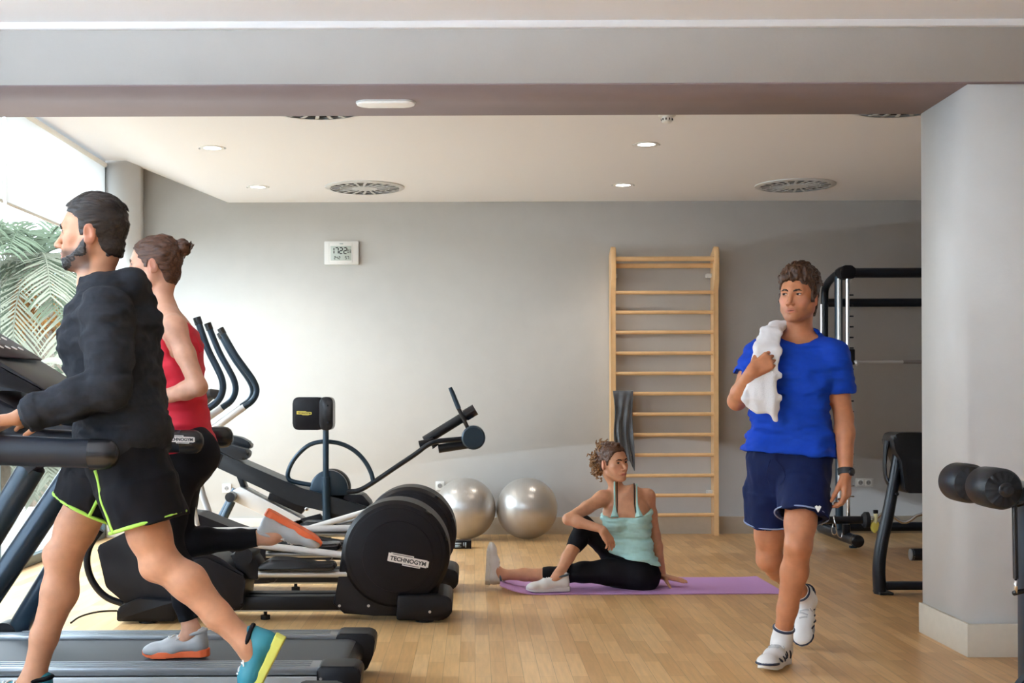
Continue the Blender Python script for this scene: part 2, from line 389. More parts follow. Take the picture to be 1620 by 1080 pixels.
def vent(x, y, label):
    t = thing('ceiling_vent', label, 'air vent', (x, y, ZC), 'round swirl air vents in the ceiling')
    r = .325
    MB().lathe((x, y, ZC), (0, 0, -1), [(-.004, .285), (-.004, r), (.008, r), (.016, r - .02), (.016, .285)], 48, False).build('rim', 'vent_metal', t)
    MB().lathe((x, y, ZC), (0, 0, -1), [(-.004, .29), (.001, .29)], 40).build('backing', 'vent_dark', t)
    mb = MB(); n = 20                                     # radial blades leave dark slots between them
    for k in range(n):
        a = 2 * PI * k / n; w = .30
        pts = []
        for rr, aa in ((.10, -.07), (.285, -.055), (.285, .035), (.10, .05)):
            th = a + aa * (1.0 if rr > .2 else 1.15) + (.12 if rr > .2 else 0)
            pts.append((x + rr * math.cos(th), y + rr * math.sin(th), ZC - .010))
        mb.prism(pts, (0, 0, -.004))
    mb.lathe((x, y, ZC - .006), (0, 0, -1), [(-.004, .105), (.010, .105), (.011, 0)], 32)
    mb.lathe((x, y, ZC - .008), (0, 0, -1), [(0, .198), (0, .204), (.004, .204), (.004, .198), (0, .198)], 48, False)
    mb.build('swirl_blades', 'vent_metal', t)
vent(-.89, 10.36, 'round swirl air vent in the ceiling above the wall clock')
vent(2.63, 10.33, 'round swirl air vent in the ceiling above the black squat rack')
vent(-.93, 7.50, 'round swirl air vent half hidden by the beam, near the oval beam lamp')
vent(2.55, 7.50, 'round swirl air vent half hidden by the beam, next to the pillar')
t = thing('smoke_detector', 'white round smoke detector on the ceiling just behind the beam', 'smoke detector', (1.187, 7.74, ZC))
MB().lathe((1.187, 7.74, ZC), (0, 0, -1), [(-.004, .052), (.012, .052), (.016, .046)], 28).build('base', 'white_plastic', t)
MB().lathe((1.187, 7.74, ZC - .014), (0, 0, -1), [(0, .030), (.018, .034), (.034, .031), (.042, .02), (.044, 0)], 24).build('sensor_head', 'white_plastic', t)
mb = MB()
for k in range(10):
    a = 2 * PI * k / 10; mb.box((1.187 + .034 * math.cos(a), 7.74 + .034 * math.sin(a), ZC - .034), (.006, .006, .012))
mb.build('sensor_slots', 'black_plastic', t)
# oval emergency lamp under the beam
bx, by = -.425, 6.155
t = thing('beam_lamp', 'white oval emergency lamp set flush under the beam', 'ceiling light', (bx, by, ZB))
def stadium(cx, cy, z, L, w, n=12):
    r = w / 2; h = L / 2 - r; o = []
    for k in range(n + 1): a = -PI / 2 + PI * k / n; o.append((cx + h + r * math.cos(a), cy + r * math.sin(a), z))
    for k in range(n + 1): a = PI / 2 + PI * k / n; o.append((cx - h + r * math.cos(a), cy + r * math.sin(a), z))
    return o
MB().prism(stadium(bx, by, ZB + .003, .292, .12), (0, 0, -.012), .003).build('bezel', 'vent_metal', t)
MB().prism(stadium(bx, by, ZB - .008, .282, .11), (0, 0, -.010), .004).build('diffuser', mat('lamp_diffuser', (.9, .9, .88), .4, emit=(1, .98, .95), estr=.12), t)
# digital wall clock
SEG = {'0': 'abcdef', '1': 'bc', '2': 'abged', '3': 'abgcd', '4': 'fgbc', '5': 'afgcd', '7': 'abc', '8': 'abcdefg', '6': 'afgedc', '9': 'abcdfg'}
def seven(mb, s, x, z, w, h, y, th):
    for ch in s:
        if ch == '.': mb.box((x - w * .2, y, z - h / 2), (th, .0012, th)); x += w * .25; continue
        if ch == ' ': x += w * .8; continue
        for sg in SEG[ch]:
            cx, cz, hx, hz = {'a': (0, h / 2, w, th), 'g': (0, 0, w, th), 'd': (0, -h / 2, w, th), 'b': (w / 2, h / 4, th, h / 2), 'c': (w / 2, -h / 4, th, h / 2), 'f': (-w / 2, h / 4, th, h / 2), 'e': (-w / 2, -h / 4, th, h / 2)}[sg]
            if hx > hz: hx -= th * .6
            else: hz -= th * .5
            mb.box((x + cx, y, z + cz), (hx, .0012, hz))
        x += w * 1.45
    return mb
cx, cz, cy = -1.163, 2.485, WY
t = thing('wall_clock', 'white digital clock reading 17 22 on the far wall', 'clock', (cx, cy, cz))
MB().box((cx, cy - .017, cz), (.302, .034, .206), .007).build('case', 'white_plastic', t)
MB().box((cx - .005, cy - .036, cz), (.205, .006, .178), .006).build('bezel', 'white_matte', t)
MB().box((cx - .003, cy - .0395, cz - .004), (.182, .003, .128), .002).build('display', 'lcd', t)
seven(MB(), '1722', cx - .078, cz + .018, .026, .052, cy - .0415, .0085).build('time_digits', 'ink', t)
seven(MB(), '03', cx + .060, cz + .012, .012, .026, cy - .0415, .004).build('seconds_digits', 'ink', t)
seven(MB(), '24.2', cx - .058, cz - .044, .013, .022, cy - .0415, .0042).build('temperature_digits', 'ink', t)
seven(MB(), '57', cx + .040, cz - .044, .013, .022, cy - .0415, .0042).build('humidity_digits', 'ink', t)
MB().box((cx, cy - .0395, cz + .078), (.03, .0015, .006)).build('maker_mark', 'lcd_grey', t)
# sockets
def socket(px, py, label, n, grp=None):
    p = U(px, py, WY); t = thing('wall_socket', label, 'socket', (p.x, WY, p.z), grp)
    w = .078 * n
    MB().box((p.x, WY - .006, p.z), (w, .012, .078), .004).build('face_plate', mat('socket_plate', (.62, .60, .57), .4) if n > 1 else 'white_plastic', t)
    for k in range(n):
        x = p.x + (k - (n - 1) / 2) * .07
        f = MB().box((x, WY - .0125, p.z), (.052, .003, .052), .002).build('insert', 'white_plastic', t)
        MB().lathe((x, WY - .0135, p.z), (0, -1, 0), [(0, .0205), (.0015, .0205)], 24).build('recess', mat('socket_recess', (.30, .29, .28), .5), f)
        mb = MB()
        for q in (-1, 1): mb.lathe((x + q * .0095, WY - .015, p.z), (0, -1, 0), [(0, .0032), (.001, .0032)], 10)
        mb.build('pin_holes', 'ink', f)
socket(1367, 763, 'double grey socket on the far wall behind the black squat rack', 2)
socket(696, 768, 'white socket on the far wall beside the first silver ball', 1)
socket(359, 772, 'white socket on the far wall beneath the inclined bench', 1)
# ================================================================ WALL BARS
YF = 11.02
t = thing('wall_bars', 'tall light wooden wall bars ladder fixed to the far wall', 'wall bars', (1.65, YF, 0))
def wb(px): return (px - 750) * YF / 2000
zt = 2.505
for nm, xa in (('stile', 1.192), ('stile', 2.086)):
    side = [(xa, WY - .012, 0.0), (xa, YF - .02, 0.0), (xa, YF - .02, 2.13), (xa, YF - .075, 2.22), (xa, YF - .085, 2.46), (xa, YF - .06, zt), (xa, YF - .02, zt + .01), (xa, WY - .012, zt - .05)]
    MB().prism(side, (.042, 0, 0), .006).build(nm, 'wood', t)
x0, x1 = 1.228, 2.092
zs = [(630 - y) * YF / 2000 + 1.2 for y in (464, 495.5, 527, 560, 592, 624, 656.5, 689, 721, 753.5, 785, 816)]
for z in zs: MB().tube([(x0, YF + .005, z + .003), (x1, YF + .005, z + .003)], .0205, 14, flat=.8).build('rung', 'wood', t)
MB().tube([(x0, YF - .05, 2.405), (x1, YF - .05, 2.405)], .021, 14).build('rung', 'wood', t)
MB().tube([(x0, YF + .02, 2.352), (x1, YF + .02, 2.352)], .021, 14).build('rung', 'wood', t)
for x in (1.245, 2.07):
    for z in (2.27, .37): MB().box((x, WY - .045, z), (.055 if x > 2 else .03, .07, .034), .003).build('wall_bracket', 'vent_metal', t)
# ================================================================ GREY GARMENT over a rung
def garment():
    z0 = zs[5] + .022; xa, xb = 1.205, 1.385; nx, nz = 26, 40
    mb = MB(); rows = []
    for j in range(nz + 1):
        v = j / nz; row = []
        for i in range(nx + 1):
            u = i / nx
            drop = .60 - .16 * (u < .25) * (1 - u * 2) + .10 * max(0, u - .72) * 3.2
            s = v * drop
            w = (.5 + .5 * math.cos(min(1, v * 1.4) * PI) * .3)
            x = xa + (xb - xa) * (u + .06 * math.sin(v * 5 + u * 3)) * (1 - .12 * v) + .02 * v
            amp = .022 * min(1, v * 2.5)
            y = YF - .030 - amp * math.sin(u * 17 + 2.2 * math.sin(v * 3.3) + v * 2) - .03 * v * (1 - u * .5) - .012 * math.sin(u * 7 - v * 9) * min(1, v * 3)
            z = z0 - s
            if v < .06: y = YF + .012 - (.045 * math.sin(v / .06 * PI / 2)); z = z0 + .006 * math.cos(v / .06 * PI / 2)
            row.append(mb.bm.verts.new((x, y, z)))
        rows.append(row)
    for a, b in zip(rows, rows[1:]):
        for i in range(nx): mb.bm.faces.new((a[i], a[i + 1], b[i + 1], b[i]))
    o = mb.build('hanging_jersey', mat('grey_jersey', (.095, .10, .11), .75, noise=.12, nscale=25, sheen=.3), None, auto=80)
    md = o.modifiers.new('thickness', 'SOLIDIFY'); md.thickness = .006; md.offset = 0
    tag(o, 'dark grey jersey hung over a rung of the wall bars', 'jersey')
garment()
# ================================================================ BALLS
for px, lb in ((736, 'silver exercise ball beside the elliptical trainers, left of the pair'), (833.5, 'silver exercise ball nearer the seated woman, right of the pair')):
    p = U(px, 804, 10.79); r = .2612
    m = MATS.get('ball_silver')
    if not m:
        m = mat('ball_silver', (.56, .54, .52), .30, metal=.65, noise=.05, nscale=8)
        nt = m.node_tree; b = nt.nodes['Principled BSDF']; N = nt.nodes.new; L = nt.links.new
        tc = N('ShaderNodeTexCoord'); sx = N('ShaderNodeSeparateXYZ'); L(tc.outputs['Object'], sx.inputs[0])
        wv = N('ShaderNodeMath'); wv.operation = 'SINE'; mu = N('ShaderNodeMath'); mu.operation = 'MULTIPLY'; mu.inputs[1].default_value = 420; L(sx.outputs[0], mu.inputs[0]); L(mu.outputs[0], wv.inputs[0])
        bp = N('ShaderNodeBump'); bp.inputs['Strength'].default_value = .07; bp.inputs['Distance'].default_value = .002; L(wv.outputs[0], bp.inputs['Height']); L(bp.outputs[0], b.inputs['Normal'])
    t = thing('exercise_ball', lb, 'exercise ball', (p.x, 10.79, 0), 'silver exercise balls by the far wall')
    rot = Matrix.Rotation(R(25), 3, 'Z') @ Matrix.Rotation(R(20), 3, 'Y')
    MB().sphere((p.x, 10.79, r), r, rot=rot, u=64, v=40).build('shell', 'ball_silver', t)
    pl = Vector((p.x, 10.79, r)) + rot @ Vector((r * .985, 0, 0))
    MB().lathe(pl, rot @ Vector((1, 0, 0)), [(-.004, .011), (.006, .011), (.007, 0)], 14).build('valve_plug', 'white_plastic', t)
# small black block
p = U(729, 866, 10.15)
t = thing('weight_block', 'small black block with pale markings on the floor beside a silver ball', 'block', (p.x, 10.15, 0))
MB().box((p.x, 10.15, .032), (.17, .12, .064), .006).build('body', 'black_plastic', t)
mb = MB()
for k, (dx, dz, w, h) in enumerate(((-.02, .012, .05, .010), (-.025, -.004, .04, .008), (-.02, -.016, .05, .006), (.04, 0, .008, .04), (.025, .004, .006, .03))): mb.box((p.x + dx, 10.15 - .0605, .032 + dz), (w, .001, h))
mb.build('marking', mat('pale_blue_ink', (.45, .55, .62), .5), t)
# ================================================================ MAKER'S LOGO PLATE
def logo(parent, c, right, up, w, plate='logo_white', letters='ink', name='logo_plate'):
    """stepped plate with bordered lettering"""
    right, up = Vector(right).normalized(), Vector(up).normalized(); n = right.cross(up)
    P2 = [(-.5, .125), (-.44, .125), (-.44, .14), (.12, .14), (.12, .10), (.46, .10), (.46, .085), (.5, .085), (.5, -.065), (.46, -.065), (.46, -.085), (.31, -.085), (.31, -.125), (-.13, -.125), (-.13, -.085), (-.44, -.085), (-.5, -.075)]
    def pt(a, b, d): return Vector(c) + right * a * w + up * b * w + n * d
    pl = MB().prism([pt(a, b, 0) for a, b in P2], n * .0022).build(name, plate, parent)
    mb = MB(); d = .0024
    mb.prism([pt(a, b, d) for a, b in ((-.40, .118), (.09, .118), (.09, .104), (-.40, .104))], n * .0006)
    mb.prism([pt(a, b, d) for a, b in ((-.10, -.088), (.28, -.088), (.28, -.102), (-.10, -.102))], n * .0006)
    mb.build('rule_line', letters, pl)
    me = text_mesh('TECHNOGYM', .125, .0006, 0, 1.0, .004)
    xs = [v.co.x for v in me.vertices]; s = .88 / (max(xs) - min(xs))
    me.transform(Matrix.Diagonal((s * w, .95 * w * 1.15, 1, 1)))
    place_mesh(me, pt(0, .002, d + .0004), right, up)
    link_mesh('lettering', me, letters, pl, False)
    return pl
# ================================================================ TREADMILLS
mat('rail_grey', (.30, .33, .36), .32, metal=.6)
mat('belt', (.055, .06, .065), .55, bump=.2, bscale=300)
mat('side_silver', (.55, .58, .60), .35, metal=.5)
mat('grip_dark', (.007, .010, .018), .45, spec=.35, bump=.1, bscale=500)
mat('console_grey', (.085, .083, .088), .55, spec=.3)
mat('screen', (.02, .022, .028), .12)
def treadmill(yn, label, plate=False, xo=0.0):
    """yn: depth of the near side; deck runs along X"""
    yf = yn + .80; yc = (yn + yf) / 2; X0, X1 = -2.50, -.43
    t = thing('treadmill', label, 'treadmill', (-1.4, yc, 0), 'treadmills side by side')
    # deck frame
    MB().box(((X0 + X1) / 2 - .03, yc, .095), (X1 - X0 - .1, .72, .09), .01).build('deck_frame', 'black_plastic', t)
    for y in (yn + .07, yf - .07):
        mb = MB(); mb.box(((X0 + X1 - .16) / 2, y, .165), (X1 - X0 - .16, .13, .034), .008)
        for q in (-.035, 0, .035): mb.box(((X0 + X1 - .2) / 2, y + q, .183), (X1 - X0 - .2, .014, .004), .001)
        mb.build('side_rail', 'rail_grey', t)
    for y, s in ((yn, -1), (yf, 1)):
        MB().box(((X0 + X1 - .17) / 2, y + s * .004, .10), (X1 - X0 - .17, .012, .095), .003).build('side_panel', 'side_silver', t)
    # moving belt with its rounded rear end
    prof = [(X0 + .2, .164)] + [(X1 - .115 + .055 * math.sin(a), .109 + .055 * math.cos(a)) for a in [PI * k / 12 for k in range(13)]] + [(X0 + .2, .054)]
    MB().prism([(x, yn + .145, z) for x, z in prof], (0, .51, 0), .003).build('belt', 'belt', t)
    # rear caps
    for y, sg in ((yn + .065, 0), (yf - .065, 1)):
        pr = round_poly([(X1 - .17, .188), (X1 - .02, .186), (X1, .165), (X1 - .01, .09), (X1 - .04, .022), (X1 - .17, .02)], .02, 4)
        MB().prism([(q.x, y - .075, q.y) for q in pr], (0, .15, 0), .01).build('end_cap', 'black_plastic', t)
        MB().lathe((X1 - .155, y - .077 if sg == 0 else y + .077, .14), (0, -1 if sg == 0 else 1, 0), [(0, .006), (.002, .005)], 10).build('screw', 'silver_metal', t)
    MB().tube([(X1 - .10, yn + .13, .107), (X1 - .10, yf - .13, .107)], .05, 18).build('rear_roller', 'black_smooth', t)
    for x in (X1 - .12, X0 + .3):
        for y in (yn + .08, yf - .08): MB().lathe((x, y, 0), (0, 0, 1), [(0, .032), (.02, .03), (.026, .014), (.06, .014)], 14).build('foot', 'black_rubber', t)
    # motor hood
    hp = round_poly([(X0 - .22, .03), (X0 - .22, .18), (X0 - .02, .27), (X0 + .14, .25), (X0 + .24, .186), (X0 + .24, .03)], .05, 4)
    MB().prism([(q.x, yn + .02, q.y) for q in hp], (0, .76, 0), .02).build('motor_hood', 'black_plastic', t)
    for y, s in ((yn, -1), (yf, 1)):
        yr = y - s * .10
        MB().tube([(-2.04, y, .16), (-1.52, yr, .97)], .047, 20, flat=1.0).build('upright', 'blue_metal', t)
        MB().lathe((-2.07, y + s * .035, .165), (0, s, 0), [(-.09, .058), (.012, .058), (.02, .05), (.022, .02), (.026, .018), (.027, 0)], 24).build('pivot_cap', 'black_plastic', t)
        # padded handrail, rising into the console
        pts = [(-1.075, yr, 1.035), (-1.30, yr, 1.043), (-1.55, yr, 1.055), (-1.72, yr, 1.085), (-1.95, yr, 1.21), (-2.22, yr, 1.36)]
        rs = [.043, .046, .047, .047, .045, .04]
        h = MB().tube(pts, rs, 20, smooth_pts=2, flat=1.0).build('handrail', 'grip_dark', t)
        MB().lathe((-1.085, yr, 1.035), (1, 0, 0), [(-.05, .0475), (-.004, .0475), (.012, .044), (.026, .034), (.034, .018), (.036, 0)], 22).build('end_plug', 'black_smooth', h)
        MB().tube([(-1.50, yr, .96), (-1.53, yr, 1.0)], .052, 18).build('rail_clamp', 'black_plastic', h)
        if s < 0 and plate: logo(h, (-1.13, yr - .0465, 1.046), (1, 0, -.03), (0, 0, 1), .115)
    # console
    cp_ = round_poly([(-1.66, 1.235), (-1.70, 1.215), (-1.98, 1.29), (-2.30, 1.46), (-2.52, 1.70), (-2.49, 1.72), (-2.20, 1.56), (-1.95, 1.415)], .012, 3)
    MB().prism([(q.x, yn + .12, q.y) for q in cp_], (0, .56, 0), .008).build('console', 'black_plastic', t)
    k = MB().prism([(-2.13, yn + .17, 1.533), (-1.86, yn + .17, 1.368), (-1.852, yn + .17, 1.375), (-2.125, yn + .17, 1.543)], (0, .46, 0)).build('control_panel', 'console_grey', t)
    for i in range(5):
        for j in range(2): MB().lathe((-1.92 - .07 * j, yn + .25 + .075 * i, 1.413 + .043 * j), (.52, 0, .85), [(0, .014), (.006, .013)], 12).build('button', 'white_plastic', k)
    MB().prism([(-2.48, yn + .14, 1.742), (-2.215, yn + .14, 1.575), (-2.21, yn + .14, 1.585), (-2.475, yn + .14, 1.752)], (0, .52, 0)).build('screen', 'screen', t)
    MB().box((-1.83, yc, 1.165), (.22, .52, .05), .015, Matrix.Rotation(R(32), 3, 'Y')).build('cross_tray', 'console_grey', t)
    MB().tube([(-1.74, yn + .13, 1.10), (-1.74, yf - .13, 1.10)], .022, 16).build('cross_bar', 'grip_dark', t)
    MB().box((-1.70, yc, 1.15), (.05, .10, .018), .006).build('stop_key', 'red_plastic', t)
    t.location.x += xo
    return t
treadmill(4.80, 'dark treadmill under the woman in red', True)
treadmill(3.74, 'dark treadmill under the man in the grey hoodie', False, -.03)
# ================================================================ ELLIPTICAL TRAINERS
mat('housing', (.006, .005, .008), .42, spec=.28, bump=.05, bscale=600)
mat('housing_face', (.0055, .0045, .008), .48, spec=.25, bump=.05, bscale=600)
def elliptical(dx, dy, label, sw=((0, 0), (0, 0)), cable=False, grip=335, arms=((846, 884), (850, 845))):
    Y0 = 6.80
    def q(px, py, Y=Y0):
        v = U(px, py, Y); return Vector((v.x + dx, v.y + dy, v.z))
    def poly(pts, Ya, Yb, bev=.008, r=0):
        P = [q(*p, Y0) for p in pts]
        if r: P = [Vector((w.x, 0, w.y)) for w in round_poly([(p.x, p.z) for p in P], r, 4)]
        for p in P: p.y = Ya + dy
        return MB().prism(P, (0, Yb - Ya, 0), bev)
    c = q(625.7, 877); t = thing('elliptical_trainer', label, 'elliptical trainer', (c.x - .6, c.y + .25, 0), 'elliptical trainers')
    Rr = .2905; cc = Vector((c.x, 0, c.z))
    def at(y): return Vector((c.x, y + dy, c.z))
    # flywheel housing: drum with chamfered rims
    MB().lathe(at(6.80), (0, 1, 0), [(0, Rr - .035), (.004, Rr - .02), (.03, Rr), (.17, Rr + .003), (.31, Rr), (.336, Rr - .02), (.34, Rr - .035)], 96).build('flywheel_housing', 'housing', t)
    f = MB().lathe(at(6.80), (0, -1, 0), [(-.02, Rr - .036), (.004, Rr - .037), (.008, Rr - .045), (.008, .0)], 96, False).build('face_disc', 'housing_face', t)
    g = MB().lathe(at(6.7925) + Vector((.012, 0, -.01)), (0, -1, 0), [(0, .192), (.004, .19), (.006, .182), (.006, 0)], 80, False).build('inner_disc', 'housing_face', f)
    logo(f, q(646, 887, 6.80) + Vector((0, -.0135, 0)), (1, 0, -.19), (.19, 0, 1), .222)
    MB().lathe(at(7.14), (0, 1, 0), [(-.02, Rr - .036), (.004, Rr - .037), (.008, Rr - .045), (.008, 0)], 64, False).build('face_disc', 'housing_face', t)
    for a0 in (R(18), R(52)):   # rim clips
        p0 = Vector((c.x + math.cos(a0) * (Rr - .004), 6.815 + dy, c.z + math.sin(a0) * (Rr - .004)))
        MB().box(p0, (.03, .03, .012), .003, Matrix.Rotation(-a0 + PI / 2, 3, 'Y')).build('rim_clip', 'black_smooth', t)
    # skirt below the drum
    poly([(541, 862), (531, 935), (526, 956), (543, 972), (590, 975), (648, 976), (690, 960), (700, 900), (640, 870)], 6.825, 7.115, .012).build('base_skirt', 'housing', t)
    for px in (537, 583): MB().lathe(q(px, 958, 6.823), (0, -1, 0), [(0, .008), (.003, .007)], 12).build('screw', 'silver_metal', t)
    # base frame
    MB().box((q(455, 957).x, 6.90 + dy, q(455, 957).z), (.60, .085, .075), .008).build('base_beam', 'black_plastic', t)
    MB().box((q(455, 957).x, 7.04 + dy, q(455, 957).z), (.60, .085, .075), .008).build('base_beam', 'black_plastic', t)
    MB().box((q(440, 971).x, 6.97 + dy, .052), (1.05, .18, .016), .003).build('base_strip', 'silver_metal', t)
    for px in (415,): MB().lathe(Vector((q(px, 970).x, 6.90 + dy, 0)), (0, 0, 1), [(0, .026), (.022, .026), (.024, .010), (.05, .010)], 16).build('levelling_foot', 'black_rubber', t)
    # rear cross foot
    cf = round_poly([(-.150, .012), (.10, .012), (.150, .05), (.150, .125), (.11, .150), (-.145, .150)], .02, 3)
    fx = q(671, 960, 6.76).x
    MB().prism([(fx + w.x, 6.76 + dy, w.y) for w in cf], (0, .42, 0), .014).build('rear_foot', 'black_plastic', t)
    MB().lathe((fx + .03, 6.758 + dy, .06), (0, -1, 0), [(0, .008), (.003, .006)], 10).build('screw', 'silver_metal', t)
    for yy in (6.82, 7.12): MB().lathe((fx, yy + dy, 0), (0, 0, 1), [(0, .05), (.016, .05)], 18).build('foot_pad', 'black_rubber', t)
    # front housing
    poly([(150, 865), (205, 838), (240, 842), (300, 866), (345, 882), (388, 912), (383, 965), (366, 968), (215, 972), (165, 930)], 6.83, 7.11, .014, .02).build('front_housing', 'housing', t)
    poly([(325, 882), (388, 914), (383, 958), (368, 965), (300, 935), (300, 885)], 6.815, 7.125, .012, .012).build('front_cover', 'housing_face', t)
    # front hoop
    MB().tube([q(*p, 6.97) for p in ((196, 955), (166, 945), (145, 920), (136, 890), (141, 862), (160, 838))], .019, 14, smooth_pts=2).build('front_hoop', 'black_plastic', t)
    ff = round_poly([(-.16, .012), (.16, .012), (.16, .13), (-.04, .135), (-.15, .09)], .02, 3); fx2 = q(230, 965, 6.76).x
    MB().prism([(fx2 + w.x, 6.76 + dy, w.y) for w in ff], (0, .42, 0), .014).build('front_foot', 'black_plastic', t)
    for yy in (6.82, 7.12): MB().lathe((fx2, yy + dy, 0), (0, 0, 1), [(0, .05), (.016, .05)], 18).build('foot_pad', 'black_rubber', t)
    # mast and console
    MB().tube([q(222, 845, 6.97), q(236, 760, 6.97), q(240, 660, 6.97), q(232, 610, 6.97)], [.06, .055, .05, .05], 20, smooth_pts=2).build('mast', 'housing', t)
    cn = q(222, 590, 6.97)
    MB().box(cn, (.08, .40, .26), .025, Matrix.Rotation(R(-22), 3, 'Y')).build('console', 'black_plastic', t)
    MB().box(cn + Vector((.042, 0, .005)), (.006, .32, .20), .002, Matrix.Rotation(R(-22), 3, 'Y')).build('screen', 'screen', t)
    MB().tube([q(244, 645, 6.90), q(grip, 622, 6.80), q(grip + 10, 624, 6.85)], .026, 14).build('fixed_handle', 'console_grey', t)
    MB().tube([q(244, 645, 7.04), q(grip, 624, 7.14), q(grip + 5, 624, 7.10)], .026, 14).build('fixed_handle', 'console_grey', t)
    # swinging handles
    hp = [(316, 506), (324, 530), (333, 555), (346, 580), (355, 599), (357, 616), (350, 634), (331, 647)]
    for i, (Y, ox) in enumerate(((6.74, sw[0]), (7.26, sw[1]))):
        P = []
        for px, py in hp:
            v = q(px, py, Y0); w_ = min(1, (py - 506) / 110); P.append(Vector((v.x + ox[0] * (1 - w_) + ox[1] * w_, Y + dy, v.z)))
        h = MB().tube(P, .0185, 16, smooth_pts=2).build('swing_handle', 'blue_metal', t)
        MB().tube([P[0] + (P[0] - P[1]).normalized() * .010, P[0] + (P[1] - P[0]).normalized() * .03], .0215, 16).build('end_cap', 'black_smooth', h)
        b = P[-1]; e = [b + (P[-2] - b) * .12, b + (b - P[-2]) * .9, q(250, 705, Y0) + Vector((ox[1], 0, 0)), q(226, 790, Y0) + Vector((ox[1] * .3, 0, 0)), q(240, 862, Y0)]
        for w in e[2:]: w.y = (Y + dy) + (.04 if i == 0 else -.04)
        for w in e[:2]: w.y = Y + dy
        MB().tube(e, .021, 16, smooth_pts=2).build('handle_tube', 'bright_paint', h)
        # link arm from handle pivot to the flywheel, pedal on its rail
        ya = 6.86 if i == 0 else 7.07
        a1 = Vector((q(250, 850, Y0).x, ya + dy, q(0, arms[i][0], Y0).z)); z2 = q(0, arms[i][1], Y0).z
        MB().tube([a1, Vector((q(556, 0, Y0).x, ya + dy, z2))], .019, 14).build('link_arm', 'bright_paint', t)
        zr = q(0, 911, Y0).z if i == 0 else q(0, 888, Y0).z
        yp = ya - .02 if i == 0 else ya + .02
        r_ = MB().tube([Vector((q(404, 0, Y0).x, yp + dy, zr)), Vector((q(545, 0, Y0).x, yp + dy, zr))], .020, 14).build('pedal_rail', 'silver_metal', t)
        prof = [(-.215, .024), (-.205, .055), (-.15, .088), (-.03, .084), (.10, .062), (.19, .066), (.205, .035), (.18, .024)]
        xc = q(468, 0, Y0).x
        pr = round_poly(prof, .012, 3)
        MB().prism([(xc + w.x, yp - .07 + dy, zr + w.y) for w in pr], (0, .14, 0), .012).build('pedal', 'black_smooth', t)
    # pivot bracket by the front housing
    MB().lathe(q(385, 880, 6.84), (0, 1, 0), [(0, .05), (.25, .05)], 24).build('pivot_block', 'black_plastic', t)
    poly([(360, 880), (390, 872), (412, 905), (404, 920), (380, 918)], 6.86, 7.08, .01).build('pivot_bracket', 'black_plastic', t)
    if cable:
        o = MB().tube([q(185, 966, 6.80), q(170, 966, 6.74), q(150, 968, 6.66), q(125, 975, 6.56), q(112, 985, 6.45)], .005, 8, smooth_pts=2)
        o.build('power_cable', 'black_rubber', t)
elliptical(0, 0, 'black elliptical trainer in front, with a white plate on its round housing', ((0, 0), (-.052, -.03)), True)
elliptical(.02, 1.03, 'black elliptical trainer standing behind the front one', ((-.10, -.015), (-.21, -.13)), False, 268, ((926, 836), (905, 852)))
